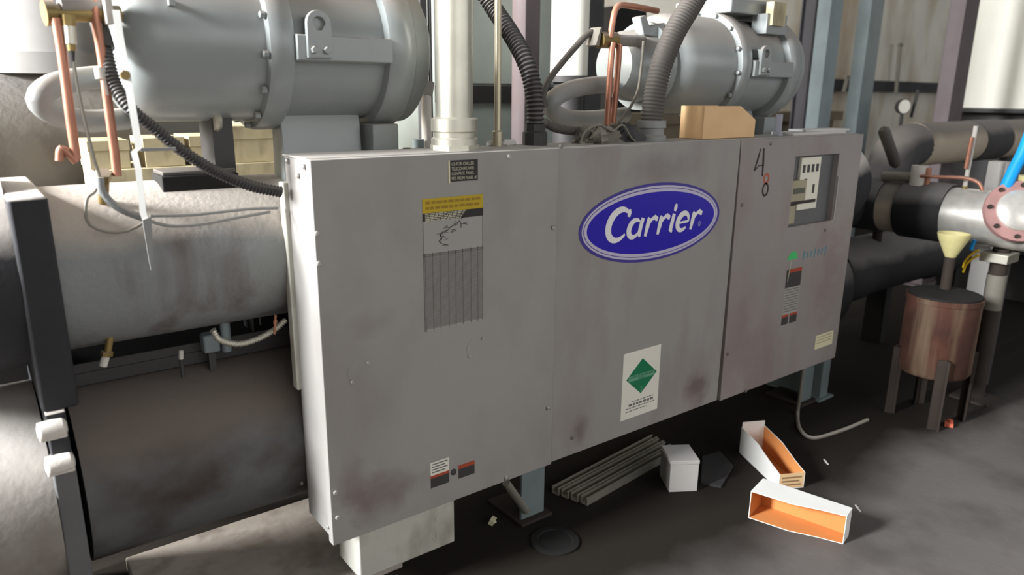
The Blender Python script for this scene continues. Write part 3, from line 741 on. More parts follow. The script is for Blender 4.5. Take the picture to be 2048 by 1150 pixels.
# ------------------------------------------------------------------ conduits and hoses above the cabinet
q = P(905, 300, z=ZT)
t = thing('steel_conduit', 'thick pale galvanized conduit rising from the cabinet beside the near compressor', 'conduit', (0.537, 0.1, ZT))
MB().cyl((0.537, 0.10, ZT+0.05), (0.545, 0.10, 2.6), 0.060, 32).obj('pipe', 'galvanized', t)
MB().lathe([(0, 0.072), (0.004, 0.076), (0.035, 0.076), (0.040, 0.070), (0.055, 0.070), (0.06, 0.076), (0.098, 0.076), (0.104, 0.062)], (0.537, 0.10, ZT+0.003), 'Z', 32).obj('coupling', 'galvanized', t)
MB().lathe([(0, 0.082), (0.016, 0.082)], (0.537, 0.10, ZT+0.003), 'Z', 8).obj('lock_nut', 'galvanized', t)
q = P(995, 288, z=ZT)
t = thing('thin_conduit', 'slim straight steel conduit standing between the thick conduit and black hose', 'conduit', (q.x, 0.15, ZT))
q = P(995, 285, y=0.15); q2 = P(996, 0, y=0.15)
MB().cyl((q.x, 0.15, ZT), (q2.x, 0.15, 2.5), 0.0115, 16).obj('pipe', 'rod_steel', t)
MB().lathe([(0, 0.018), (0.05, 0.018), (0.055, 0.013)], (q.x, 0.15, ZT+0.003), 'Z', 12).obj('coupling', 'rod_steel', t)
# black corrugated hose
yb = 0.15
pts = [P(*a, y=yb+d) for a, d in (((940, -60), 0.30), ((983, 10), 0.25), ((1020, 65), 0.15), ((1048, 115), 0.06), ((1064, 165), 0.02), ((1070, 215), 0.0), ((1070, 262), 0.0))]
t = thing('corrugated_hose', 'thick black corrugated hose curving up from the cabinet top', 'hose', (pts[-1].x, yb, ZT))
MB().tube(pts, 0.034, 20, 0.0025, corr(0.034, 0.0145, 0.007)).obj('hose', 'black_hose', t, ang=80)
MB().lathe([(0, 0.045), (0.045, 0.045), (0.05, 0.038), (0.075, 0.037)], (pts[-1].x, yb, ZT+0.002), 'Z', 8).obj('fitting', 'steel_dark', t)
# grey corrugated hose
pts = [P(*a, y=0.13) for a in ((1420, -60), (1388, 0), (1352, 60), (1328, 115), (1314, 165), (1306, 215), (1303, 245))]
t = thing('corrugated_hose', 'thick grey corrugated hose curving over in front of the farther compressor', 'hose', (pts[-1].x, 0.13, ZT))
MB().tube(pts, 0.046, 22, 0.003, corr(0.046, 0.014, 0.005)).obj('hose', 'grey_hose', t, ang=80)
MB().lathe([(0, 0.062), (0.02, 0.062), (0.024, 0.052), (0.05, 0.052), (0.052, 0.060), (0.08, 0.058)], (pts[-1].x, 0.13, ZT+0.002), 'Z', 24).obj('fitting', 'grey_pipe', t)
# small corrugated hose lying on the lid, and thin hose to the far compressor
pts = [P(*a, y=0.19) for a in ((1090, 245), (1108, 255), (1135, 261), (1160, 262), (1185, 262))]
tag(MB().tube(pts, 0.016, 14, 0.002, corr(0.017, 0.010, 0.004)).obj('flexible_conduit', 'grey_hose', ang=80), 'short pale corrugated hose lying along the cabinet top', 'hose')
pts = [P(*a, y=0.33) for a in ((1088, 215), (1086, 190), (1098, 160), (1122, 128), (1150, 95), (1176, 68), (1198, 62))]
tag(MB().tube(pts, 0.013, 12, 0.02).obj('thin_hose', 'grey_hose'), 'thin grey hose rising diagonally to the far brass valve', 'hose')
# rag and wire clutter on the lid
def lump(name, m, c, sx, sy, sz, label, cat, seed):
    rr = random.Random(seed); mb = MB(); n, k = 20, 10; vs = []; fs = []
    ph = [rr.uniform(0, 6.28) for _ in range(6)]
    for j in range(k+1):
        for i in range(n):
            t = 2*math.pi*i/n; f = math.pi/2*j/k
            wob = 1+0.25*math.sin(3*t+ph[0])+0.22*math.sin(5*t+ph[1]+3*f)+0.18*math.sin(7*t+ph[2]-5*f)+rr.uniform(-0.12, 0.12)
            vs.append((c[0]+sx*math.cos(f)*math.cos(t)*wob, c[1]+sy*math.cos(f)*math.sin(t)*wob, c[2]+sz*math.sin(f)*(1+0.35*math.sin(2*t+ph[3])*math.cos(f)+0.35*math.sin(5*t+ph[4])*math.cos(f)+rr.uniform(-0.12, 0.12))))
    for j in range(k):
        fs += [(j*n+i, j*n+(i+1) % n, (j+1)*n+(i+1) % n, (j+1)*n+i) for i in range(n)]
    fs.append(tuple(range(n-1, -1, -1)))
    return tag(mb.add(vs, fs).obj(name, m), label, cat)
c = P(1195, 278, y=0.12); lump('dusty_rag', 'rag', (c.x, 0.12, ZT+0.002), 0.10, 0.05, 0.06, 'crumpled dusty rag on the cabinet top behind the oval sign', 'rag', 3)
c = P(1250, 276, y=0.14); lump('dusty_rag', 'steel_dark', (c.x, 0.14, ZT+0.002), 0.075, 0.045, 0.065, 'dark crumpled cloth beside the grey hose foot on cabinet', 'rag', 9)
pts = [P(*a, y=0.09) for a in ((1160, 290), (1172, 262), (1200, 250), (1225, 262), (1245, 250), (1262, 275), (1270, 288))]
tag(MB().tube([Vector((p.x, p.y, max(p.z, ZT+0.006))) for p in pts], 0.004, 8, 0.01).obj('loose_wire', 'cable_grey'), 'thin loose wire looped over the rags on cabinet', 'wire')
for a, lab in (((985, 278), 'small pale paper scrap left of slim conduit on cabinet'), ((1018, 276), 'small pinkish paper scrap right of slim conduit on cabinet')):
    c = P(*a, y=0.185); c.z = ZT+0.010
    tag(MB().obox(c, 0.05, 0.025, 0.010, Matrix.Rotation(0.5 if a[0] < 1000 else -0.3, 3, 'Z')).obox(c+Vector((0.01, 0.01, 0.008)), 0.04, 0.02, 0.006, Matrix.Rotation(-0.4, 3, 'Z')).obox(c+Vector((0, 0, -0.007)), 0.03, 0.02, 0.008).obj('paper_scrap', 'carton_grey'), lab, 'paper')
# dusty sheets lying on the right lid
c = P(1620, 262, y=0.12)
tag(MB().obox((c.x, 0.12, ZT+0.009), 0.5, 0.12, 0.014, Matrix.Rotation(0.04, 3, 'Z')).obox((c.x+0.1, 0.13, ZT+0.020), 0.36, 0.10, 0.010, Matrix.Rotation(-0.07, 3, 'Z')).obj('paper_stack', 'carton_grey', bevel=0.002), 'thin stack of papers on the cabinet above the right panel', 'paper')
q = P(1562, 240, y=0.10)
tag(MB().cyl((q.x, 0.11, ZT+0.002), (q.x, 0.11, ZT+0.10), 0.016, 16).lathe([(0, 0.024), (0.02, 0.024)], (q.x, 0.11, ZT+0.002), 'Z', 8).obj('cable_gland', 'lilac_steel'), 'short bluish cable gland standing on the cabinet near the right panel', 'gland')

# ------------------------------------------------------------------ open parts bins
def bin_(name, label, M4, outm, inm, endm=None, tall=1.0, backm=None):
    """open bin: length along x, height z; tall back end at x=0, low front at x=L"""
    L, W, H, hf, t = 0.36, 0.125, 0.135, 0.075, 0.003
    t_ = thing(name, label, 'bin', M4.translation, 'cardboard parts bins')
    def tr(mb):
        mb.v = [M4 @ v for v in mb.v]; return mb
    prof = [(0, 0), (L, 0), (L, hf), (L*0.68, H), (0, H)] if tall == 1.0 else [(0, 0), (L, 0), (L, hf), (L*0.75, hf*1.25), (L*0.45, H*0.92), (0, H)]
    for s in (0, 1):
        y = 0 if s == 0 else W-t
        tr(MB().prism([(x, y, z) for x, z in prof], (0, t, 0))).obj('side_wall', outm, t_)
        y = t if s == 0 else W-t-0.0006
        tr(MB().prism([(x*0.985+0.003, y, z*0.985+0.001) for x, z in prof], (0, 0.0006, 0))).obj('side_lining', inm, t_)
    tr(MB().box((0, t, 0), (L, W-t, t))).obj('base', outm, t_)
    tr(MB().box((t, t+0.001, t), (L-t, W-t-0.001, t+0.0006))).obj('base_lining', inm, t_)
    tr(MB().box((0, t, t), (t, W-t, H*tall))).obj('back_wall', outm, t_)
    tr(MB().box((t, t+0.001, t), (t+0.0006, W-t-0.001, H*tall))).obj('back_lining', backm or inm, t_)
    tr(MB().box((L-t, t, t), (L, W-t, hf))).obj('front_wall', endm or outm, t_)
    tr(MB().box((L-t-0.0006, t+0.001, t), (L-t, W-t-0.001, hf))).obj('front_lining', inm, t_)
    if endm:
        mb = MB()
        for k in range(3): mb.box((L, t+0.01, 0.016+0.018*k), (L+0.0006, W-0.015-0.01*(k % 2), 0.024+0.018*k))
        tr(mb).obj('front_print', 'bin_print', t_)
    return t_
def frame(o, xd, zd):
    xd = Vector(xd).normalized(); zd = Vector(zd); zd = (zd-xd*zd.dot(xd)).normalized(); yd = zd.cross(xd)
    m = Matrix((xd, yd, zd)).transposed().to_4x4(); m.translation = o; return m
# on the cabinet
bin_('parts_bin', 'tan cardboard parts bin standing on the cabinet under the far compressor', frame((1.755, 0.07, ZT+0.004), (1, 0, 0), (0, 0, 1)), 'cardboard', 'cardboard')
# on the floor, upright
A = P(1478, 905, z=0.0); B = P(1560, 984, z=0.0)
bin_('parts_bin', 'open white parts bin with orange inside standing upright on the floor', frame(Vector((A.x, A.y, 0.001)), (B.x-A.x, B.y-A.y, 0), (0, 0, 1)), 'bin_white', 'bin_inside', 'cardboard', 1.2, 'bin_white')
# on the floor, lying on its side (opening towards the camera)
A = P(1498, 1034, z=0.0); B = P(1655, 1092, z=0.0)
d = Vector((B.x-A.x, B.y-A.y, 0)).normalized(); nrm = Vector((d.y, -d.x, 0))
bin_('parts_bin', 'white parts bin lying on its side on the floor, frontmost', frame(Vector((A.x, A.y, 0.001))-nrm*0.125, (d.x, d.y, 0), (nrm.x, nrm.y, 0)), 'bin_white', 'bin_inside', None, 0.99)

# ------------------------------------------------------------------ loose things on the floor
A = P(1338, 985, z=0.0); B = P(1394, 983, z=0.0); ang_ = math.atan2(B.y-A.y, B.x-A.x); L_ = (B-A).length
bx = thing('carton', 'small closed pale grey carton standing between metal rails and bins', 'carton', (A.x, A.y, 0))
m3 = Matrix.Rotation(ang_, 3, 'Z')
def rb(mb): mb.v = [m3 @ v + Vector((A.x, A.y, 0)) for v in mb.v]; return mb
rb(MB().box((0, 0, 0.001), (L_, 0.15, 0.150))).obj('body', 'carton_grey', bx, bevel=0.002)
rb(MB().box((-0.002, -0.002, 0.135), (L_+0.002, 0.152, 0.153))).obj('lid', 'carton_grey', bx, bevel=0.002)
rb(MB().box((-0.0015, 0.003, 0.004), (0, 0.147, 0.133))).obj('side_flap', 'carton_side', bx)
A0 = P(1125, 992, z=0.0); B0 = P(1318, 896, z=0.03)
for k, (off, hz_, lab) in enumerate(((0.10, 0.0, 'galvanized channel rail on the floor, rearmost of the four'), (0.055, 0.0, 'galvanized channel rail on the floor, second from the back'), (0.01, 0.0, 'galvanized channel rail on the floor, third from the back'), (-0.035, 0.0, 'galvanized channel rail on the floor, frontmost of the four'))):
    d = Vector((1.0, 0.12, 0)).normalized(); nn = Vector((-d.y, d.x, 0))
    s0 = Vector((1.13+0.01*k, 0.10, 0.0))+nn*off
    ln = 0.74-0.02*k; hh_ = 0.034; ww = 0.038
    mb = MB()
    prof = [(0, 0), (ww, 0), (ww, hh_), (ww-0.008, hh_), (ww-0.008, hh_-0.003), (ww-0.003, hh_-0.003), (ww-0.003, 0.003), (0.003, 0.003), (0.003, hh_-0.003), (0.008, hh_-0.003), (0.008, hh_), (0, hh_)]
    mb.prism([s0+nn*(u)+Vector((0, 0, v+0.001)) for u, v in prof], d*ln)
    tag(mb.obj('channel_rail', 'galvanized', smooth=False), lab, 'metal rail', 'channel rails on the floor')
c = P(1432, 945, z=0.0)
tag(MB().prism([P(1405, 912, z=0.012), P(1440, 902, z=0.012), P(1466, 930, z=0.012), P(1442, 972, z=0.012), P(1402, 964, z=0.012)], (0, 0, -0.011)).obj('sheet_scrap', 'steel_dark'), 'dark grey flat scrap lying right of the small carton', 'scrap')
c = P(1110, 1083, z=0.0)
tag(MB().lathe([(0.001, 0.095), (0.008, 0.095), (0.010, 0.085), (0.010, 0.070), (0.006, 0.066), (0.006, 0.01)], c, 'Z', 40).obj('floor_drain', 'dark_void'), 'dark round drain cover on the floor below the middle panel', 'drain')
c = P(985, 1047, z=0.0)
tag(MB().obox(c+Vector((0, 0, 0.012)), 0.035, 0.02, 0.022, Matrix.Rotation(0.6, 3, 'Z') @ Matrix.Rotation(0.4, 3, 'X')).obox(c+Vector((0.006, 0.004, 0.004)), 0.02, 0.02, 0.006).obj('foam_scrap', 'label_cream'), 'small cream foam scrap on the floor under the cabinet', 'scrap')
c = P(1897, 852, z=0.0)
tag(MB().obox(c+Vector((0, 0, 0.012)), 0.045, 0.04, 0.020, Matrix.Rotation(0.4, 3, 'Z')).obox(c+Vector((0.01, 0, 0.028)), 0.02, 0.02, 0.012, Matrix.Rotation(-0.4, 3, 'Z')).obj('orange_cap', 'orange_bit'), 'little orange plastic cap on the floor below the rusty tank', 'cap')
for a, lab in (((1652, 925), 'thin white sliver on the floor behind the bins'), ((1716, 1018), 'thin white sliver on the floor right of the bins')):
    c = P(*a, z=0.0)
    tag(MB().obox(c+Vector((0, 0, 0.003)), 0.05, 0.007, 0.004, Matrix.Rotation(0.9, 3, 'Z')).obox(c+Vector((0.004, 0.004, 0.003)), 0.012, 0.004, 0.003).obj('paper_sliver', 'carton_grey'), lab, 'scrap')
# cable looping under the right panel
pts = [P(*a, y=0.06) for a in ((1612, 700), (1606, 740), (1600, 790), (1595, 830))] + [P(1600, 858, z=0.012), P(1625, 876, z=0.008), P(1680, 862, z=0.008), P(1735, 840, z=0.008)]
tag(MB().tube(pts, 0.010, 12, 0.02).obj('hanging_cable', 'cable_grey'), 'pale cable dropping below the right panel onto the floor', 'cable')

# ------------------------------------------------------------------ pipework left of the near compressor
g = 'copper lines at the near compressor'
def copper(pts, r, label, group):
    return tag(MB().tube(pts, r, 14, 0.01, smooth=True).obj('copper_tube', 'copper'), label, 'copper tube', group)
yk = 0.20
def py(lst, y): return [P(a, b, y=y) for a, b in lst]
lp_ = py([(112, 36), (120, 80), (130, 150), (140, 230), (150, 300), (153, 318)], yk)
t = thing('copper_tube', 'copper tube dropping from the brass valve, nearest the left edge', 'copper tube', lp_[-1], g)
MB().tube(lp_, 0.0115, 16, 0.02).obj('tube', 'copper', t)
MB().tube(py([(153, 324), (138, 309), (122, 298), (119, 322)], yk), 0.010, 14, 0.006).obj('bent_end', 'copper', t)
lp_ = py([(185, -20), (192, 40), (205, 120), (218, 220), (230, 310), (234, 352)], yk+0.02)
t = thing('copper_tube', 'copper tube with a pale clip, left of the white strip', 'copper tube', lp_[-1], g)
MB().tube(lp_, 0.0115, 16, 0.02).obj('tube', 'copper', t)
c = P(204, 146, y=yk+0.02)
MB().lathe([(-0.014, 0.017), (0.014, 0.017)], c, (lp_[3]-lp_[2]), 16).obj('clip', 'dusty_white', t)
MB().ribbon([P(206, 150, y=yk), P(216, 190, y=yk)], (1, 0, 0), 0.006, 0.002).obj('clip_tail', 'dusty_white', t)
# brass valve body
t = thing('brass_valve', 'dusty brass valve with grey body at the top left corner', 'valve', P(165, 40, y=0.22))
a = P(88, 26, y=0.22); b_ = P(240, 28, y=0.24)
MB().cyl(a, a.lerp(b_, 0.13), 0.030, 24).obj('cap', 'brass', t)
MB().cyl(a.lerp(b_, 0.13), b_, 0.021, 20).obj('body', 'brass', t)
MB().cyl(a.lerp(b_, 0.20)+Vector((0, -0.008, 0.02)), a.lerp(b_, 0.85)+Vector((0, -0.004, 0.022)), 0.020, 20).obj('dust_cover', 'head_grey', t)
c = P(215, 15, y=0.20)
MB().obox(c, 0.018, 0.04, 0.08).obj('bracket', 'dusty_white', t, bevel=0.002)
# transducer + cable
t = thing('pressure_sensor', 'brass pressure sensor with thin cable hanging below the valve', 'sensor', P(147, 120, y=0.19))
MB().cyl(P(137, 30, y=0.19), P(139, 52, y=0.19), 0.015, 6).obj('nut', 'brass', t)
MB().cyl(P(139, 50, y=0.19), P(142, 88, y=0.19), 0.0125, 18).obj('body', 'galvanized', t)
MB().cyl(P(142, 88, y=0.19), P(144, 102, y=0.19), 0.010, 18).obj('collar', 'brass', t)
MB().cyl(P(144, 100, y=0.19), P(147, 124, y=0.19), 0.007, 14, 0.004).obj('boot', 'black_hose', t)
cp = py([(147, 120), (153, 165), (163, 215), (176, 270), (190, 325), (200, 360), (188, 385)], 0.19)+py([(175, 395), (171, 425), (180, 450), (215, 464), (255, 462), (288, 445)], 0.185)
MB().tube(cp, 0.0042, 8, 0.02).obj('cable', 'cable_grey', t)
# cables across the shell front
pts = py([(200, 355), (205, 385), (235, 415), (275, 432), (292, 437)], 0.185)
tag(MB().tube(pts, 0.010, 10, 0.02).obj('grey_cable', 'shell_paint'), 'dusty thick cable sagging across the upper cylinder to the white strip', 'cable')
for pl_, lab, r in (([(292, 440), (340, 452), (400, 449), (460, 438), (540, 424)], 'lower thin cable running from the white strip to the cabinet', 0.0045), ([(300, 432), (380, 430), (440, 424), (500, 418), (556, 416)], 'upper thin cable running from the white strip to the cabinet', 0.0045)):
    tag(MB().tube(py(pl_, 0.187), r, 8, 0.02).obj('thin_cable', 'grey_pipe'), lab, 'cable', 'thin cables on the upper cylinder')
# copper/brass stub on the shell
c = P(208, 370, y=0.25)
tag(MB().cyl(c+Vector((0, -0.03, 0.03)), c+Vector((0, 0.05, -0.05)), 0.013, 12).cyl(c+Vector((0, -0.036, 0.036)), c+Vector((0, -0.015, 0.015)), 0.017, 6).obj('brass_fitting', 'brass'), 'small brass fitting on the upper cylinder beneath the sensor cable', 'fitting')
# white strip
t = thing('bent_strip', 'white bent flat metal strip hanging in front of the upper cylinder', 'strip', P(303, 530, y=0.13))
MB().ribbon(py([(232, 20), (240, 75), (252, 140)], 0.145)+py([(256, 165), (268, 235), (278, 296)], 0.135), (0.97, -0.25, 0), 0.017, 0.005).obj('upper_bar', 'white_paint', t)
MB().ribbon(py([(278, 296), (268, 304), (277, 340), (286, 425), (291, 440)], 0.135), (0.97, -0.25, 0), 0.015, 0.005).obj('middle_bar', 'white_paint', t)
a, b_, c_, d_ = P(285, 440, y=0.13), P(303, 434, y=0.13), P(306, 515, y=0.13), P(302, 540, y=0.13)
MB().prism([a, b_, c_, d_, P(298, 520, y=0.13)], (0, 0.005, 0)).obj('pointed_tip', 'grey_pipe', t)
MB().box((P(282, 300, y=0.13).x, 0.130, P(282, 300, y=0.13).z-0.004), (P(352, 297, y=0.13).x, 0.14, P(282, 300, y=0.13).z+0.004)).obj('cross_bar', 'grey_pipe', t)
c = P(250, 150, y=0.13)
MB().lathe([(-0.008, 0.012), (0.012, 0.012)], c, 'Y', 6).obj('bolt', 'brass', t)
# black corrugated hose at left
hp = py([(200, 60), (212, 105), (230, 170), (262, 218), (310, 258), (365, 302), (430, 342), (500, 371), (560, 384)], 0.19)
for i, o_ in enumerate((0.10, 0.06, 0.03, 0.0, 0.0, 0.0, 0.0, 0.0, 0.0)): hp[i] = P(*((200, 60), (212, 105), (230, 170), (262, 218), (310, 258), (365, 302), (430, 342), (500, 371), (562, 384))[i], y=0.17+o_)
t = thing('corrugated_hose', 'black corrugated hose sagging from the top left valve into the cabinet side', 'hose', hp[-1])
MB().tube(hp, 0.0175, 16, 0.0022, corr(0.0175, 0.0095, 0.004)).obj('hose', 'black_hose', t, ang=80)
MB().cyl(P(196, 40, y=0.26), P(212, 98, y=0.23), 0.021, 18).obj('sleeve', 'black_hose', t)
# grey U-bend pipe of the near compressor
up = [P(300, 150, y=0.50), P(235, 152, y=0.46), P(165, 158, y=0.42), P(105, 172, y=0.38), P(78, 200, y=0.36), P(110, 228, y=0.40), P(170, 242, y=0.44), P(250, 238, y=0.50)]
tag(MB().tube(up, 0.031, 24, 0.015).obj('bent_pipe', 'grey_pipe'), 'thick pale grey U-shaped pipe behind the left copper tubes', 'pipe', 'U-shaped oil pipes')
# small dark box + dusty bits on top of the upper shell
a = P(322, 345, y=0.33); b_ = P(475, 318, y=0.33)
t = thing('black_module', 'flat black module lying on the dusty upper cylinder under the compressor', 'module', ((a.x+b_.x)/2, 0.38, 1.415))
MB().box((a.x, 0.33, 1.40), (b_.x, 0.46, 1.462)).obj('case', 'dark_void', t, bevel=0.003)
MB().box((a.x+0.004, 0.335, 1.462), (b_.x-0.004, 0.455, 1.474)).obj('cover', 'grey_hose', t, bevel=0.003)
# flexible conduit and bits between the two shells
pts = py([(425, 660), (440, 680), (475, 688), (510, 680), (545, 662), (572, 640)], 0.24)
tag(MB().tube(pts, 0.010, 12, 0.002, corr(0.0105, 0.008, 0.003)).obj('flexible_conduit', 'galvanized', ang=80), 'silver flexible conduit looping between the two cylinders into the cabinet', 'conduit')
c = P(420, 684, y=0.40)
t = thing('control_valve', 'small blue-grey valve body between the two cylinders', 'valve', (c.x, 0.40, c.z-0.03))
MB().obox(c, 0.05, 0.05, 0.06).obj('body', 'blue_grey_steel', t, bevel=0.006)
MB().cyl(c+Vector((0.05, 0, -0.04)), c+Vector((0.05, 0, 0.07)), 0.016, 16).obj('stem', 'blue_grey_steel', t)
MB().obox(c+Vector((0.0, 0.0, -0.06)), 0.02, 0.02, 0.08).obj('mount', 'steel_dark', t)
c = P(216, 694, y=0.30)
t = thing('drain_valve', 'small brass drain valve under the upper cylinder at left', 'valve', P(208, 735, y=0.30))
MB().cyl(P(221, 668, y=0.30), P(215, 706, y=0.30), 0.010, 12).obj('stem', 'brass', t)
MB().cyl(P(212, 710, y=0.30), P(206, 732, y=0.30), 0.011, 12).obj('cap', 'dusty_white', t)
MB().cyl(P(214, 703, y=0.30), P(213, 712, y=0.30), 0.016, 6).obj('nut', 'brass', t)
MB().cyl(P(224, 640, y=0.30), P(220, 672, y=0.30), 0.006, 12).obj('neck', 'steel_dark', t)
c = P(362, 718, y=0.36)
t = thing('bleed_valve', 'tiny white bleed plug atop the lower cylinder', 'plug', (c.x, 0.36, c.z-0.03))
MB().cyl(c+Vector((0, 0, -0.06)), c, 0.006, 10).obj('stem', 'steel_dark', t)
MB().cyl(c, c+Vector((0.003, 0, 0.028)), 0.007, 10).obj('cap', 'dusty_white', t)
c = P(550, 645, y=0.22)
tag(MB().cyl(P(551, 630, y=0.22), P(549, 668, y=0.22), 0.004, 8).cyl(P(551, 640, y=0.22), P(550, 648, y=0.22), 0.006, 6).obj('copper_stub', 'copper'), 'short copper stub beside the cabinet rear edge between cylinders', 'copper tube')
# lumpy frame bar between the shells
a = P(240, 730, y=0.50); b_ = P(585, 688, y=0.50)
tag(MB().box((-0.6, 0.44, 0.845), (2.9, 0.52, 0.885)).box((-0.6, 0.44, 0.885), (2.9, 0.448, 0.915)).obj('angle_rail', 'steel_dark', bevel=0.002), 'dark angle rail running between upper and lower cylinders', 'rail')
tag(MB().box((0.0, 0.62, 0.85), (0.16, 0.74, 1.05)).box((0.02, 0.60, 0.88), (0.14, 0.62, 1.0)).obj('relay_box', 'dark_void', bevel=0.004), 'black box hidden between the two cylinders', 'box')

# ------------------------------------------------------------------ pipework left of the far compressor
g = 'copper lines at the far compressor'
yk = 0.30
t = thing('brass_valve', 'brass valve block left of the farther compressor', 'valve', P(1230, 85, y=yk))
a = P(1198, 80, y=yk); b_ = P(1285, 82, y=yk+0.02)
MB().cyl(a, a.lerp(b_, 0.35), 0.032, 20).obj('body', 'brass', t)
MB().cyl(a.lerp(b_, 0.3), b_, 0.024, 20).obj('outlet', 'head_grey', t)
MB().prism([P(1192, 90, y=yk-0.02), P(1202, 54, y=yk-0.02), P(1205, 54, y=yk-0.02), P(1198, 93, y=yk-0.02)], (0, 0.06, 0)).obj('bracket', 'cable_grey', t)
copper(py([(1214, 250), (1218, 180), (1223, 110), (1226, 85)], yk-0.03), 0.0125, 'straight copper tube below the far brass valve, left of the pair', g)
copper(py([(1226, 246), (1232, 180), (1237, 120), (1239, 88)], yk-0.03), 0.0125, 'straight copper tube below the far brass valve, right of the pair', g)
copper(py([(1220, 76), (1226, 40), (1230, 22), (1238, 11), (1256, 11), (1285, 16), (1315, 22)], yk-0.02), 0.0125, 'copper tube bending over above the far brass valve', g)
up = [P(1330, 190, y=0.55), P(1270, 172, y=0.48), P(1200, 170, y=0.42), P(1140, 180, y=0.36), P(1102, 205, y=0.34), P(1120, 232, y=0.42), P(1170, 238, y=0.5), P(1250, 230, y=0.6)]
tag(MB().tube(up, 0.036, 24, 0.015).obj('bent_pipe', 'grey_pipe'), 'thick pale grey U-shaped pipe right of the black corrugated hose', 'pipe', 'U-shaped oil pipes')
pts = py([(1287, 82), (1285, 110), (1282, 140), (1276, 180), (1262, 212), (1238, 244)], yk-0.05)
tag(MB().tube(pts, 0.006, 8, 0.02).obj('sensor_cable', 'cable_grey'), 'thin sensor cable hanging in front of the far compressor end', 'cable')

# ------------------------------------------------------------------ background behind the chiller, left
bg = thing('background_chiller', 'second grey chiller vessel behind the left copper tubes', 'pressure vessel', (-0.6, 1.75, 0))
MB().lathe([(-1.6, 0.36), (0.12, 0.36), (0.20, 0.30), (0.22, 0.1)], (-0.3, 1.75, 1.44), 'X', 48).obj('shell', 'head_grey', bg)
for x_ in (-1.6, -0.35): MB().box((x_, 1.45, 0), (x_+0.1, 2.05, 1.3)).obj('saddle', 'tube_sheet_grey', bg)
c = P(140, 150, y=1.6)
MB().lathe([(0, 0.30), (0.08, 0.30), (0.08, 0.24), (0.10, 0.235), (0.30, 0.225), (0.40, 0.19), (0.46, 0.12), (0.48, 0.03)], (c.x, 1.75, 1.76), 'Z', 48).obj('dome', 'bg_grey', bg)
tag(MB().box((-3.0, 2.6, 0), (0.55, 2.75, 1.95)).box((-3.0, 2.58, 1.95), (0.55, 2.77, 2.02)).obj('pale_partition', 'wall_plain'), 'pale grey partition far behind the left dome', 'partition')
c = P(14, 120, y=2.3)
t = thing('dark_pump', 'dark blurred pump head at the left photo edge', 'pump', (c.x-0.1, 2.3, 0))
MB().lathe([(0, 0.12), (0.03, 0.17), (0.20, 0.17), (0.26, 0.09)], (c.x-0.17, 2.3, c.z), 'X', 24).obj('head', 'dark_void', t)
MB().cyl((c.x-0.04, 2.3, 0), (c.x-0.04, 2.3, c.z), 0.05, 16).obj('stand', 'dark_void', t)
# beige cartons seen under the near compressor, on a bench
yb = 0.95
t = thing('storage_bench', 'beige-topped bench holding cartons behind the upper cylinder', 'bench', (-0.05, 1.05, 0))
a = P(190, 340, y=yb); b_ = P(574, 340, y=yb)
z1 = P(400, 330, y=yb).z
MB().box((a.x, yb-0.02, z1-0.08), (b_.x+0.05, yb+0.3, z1)).obj('top', 'beige', t, bevel=0.003)
for x_ in (a.x+0.03, b_.x-0.03):
    for y_ in (yb+0.02, yb+0.26): MB().box((x_-0.025, y_-0.025, 0), (x_+0.025, y_+0.025, z1-0.08)).obj('leg', 'tube_sheet_grey', t)
for (pa, pb, ptop, lab) in ((180, 262, 282, 'flat beige carton on the bench, left of the white strip'), (292, 372, 276, 'flat beige carton on the bench behind the sagging black hose'), (384, 462, 272, 'flat beige carton on the bench, third from the left'), (468, 574, 252, 'tall beige carton on the bench near the compressor foot')):
    a = P(pa, 330, y=yb); b_ = P(pb, 330, y=yb); zt = P((pa+pb)/2, ptop, y=yb).z
    t = thing('beige_carton', lab, 'carton', ((a.x+b_.x)/2, yb+0.1, z1), 'beige cartons on the bench')
    MB().box((a.x, yb, z1), (b_.x, yb+0.22, zt)).obj('body', 'beige', t, bevel=0.003)
    MB().box((a.x-0.003, yb-0.003, zt-(zt-z1)*0.35), (b_.x+0.003, yb+0.223, zt+0.002)).obj('lid', 'beige', t, bevel=0.002)
# green-grey enclosure behind the conduits
t = thing('electrical_enclosure', 'green-grey steel enclosure behind the thick conduit', 'cabinet', (1.2, 2.1, 0))
a = P(868, 100, y=2.0); b_ = P(1040, 100, y=2.0)
MB().box((a.x, 2.0, 0.9), (b_.x+0.3, 2.5, 3.2)).obj('body', 'enclosure_green', t, bevel=0.006)
MB().box((a.x+0.02, 1.985, P(985, 168, y=2.0).z), (b_.x+0.28, 2.0, 3.18)).obj('door', 'enclosure_green', t, bevel=0.004)
MB().box((a.x, 2.02, 0), (b_.x+0.3, 2.48, 0.9)).obj('plinth', 'steel_dark', t)
MB().box((a.x, 1.97, P(985, 205, y=2.0).z), (b_.x+0.3, 2.0, P(985, 172, y=2.0).z)).obj('lower_rail', 'dark_void', t)
a = P(860, 100, y=1.2)
tag(MB().box((a.x-0.05, 1.2, 0), (a.x-0.012, 1.24, 3.0)).box((a.x+0.0, 1.2, 0), (a.x+0.012, 1.22, 3.0)).box((a.x-0.07, 1.18, 0), (a.x+0.03, 1.26, 0.02)).obj('steel_post', 'steel_dark', bevel=0.002), 'dark slotted post just right of the near compressor end', 'post')
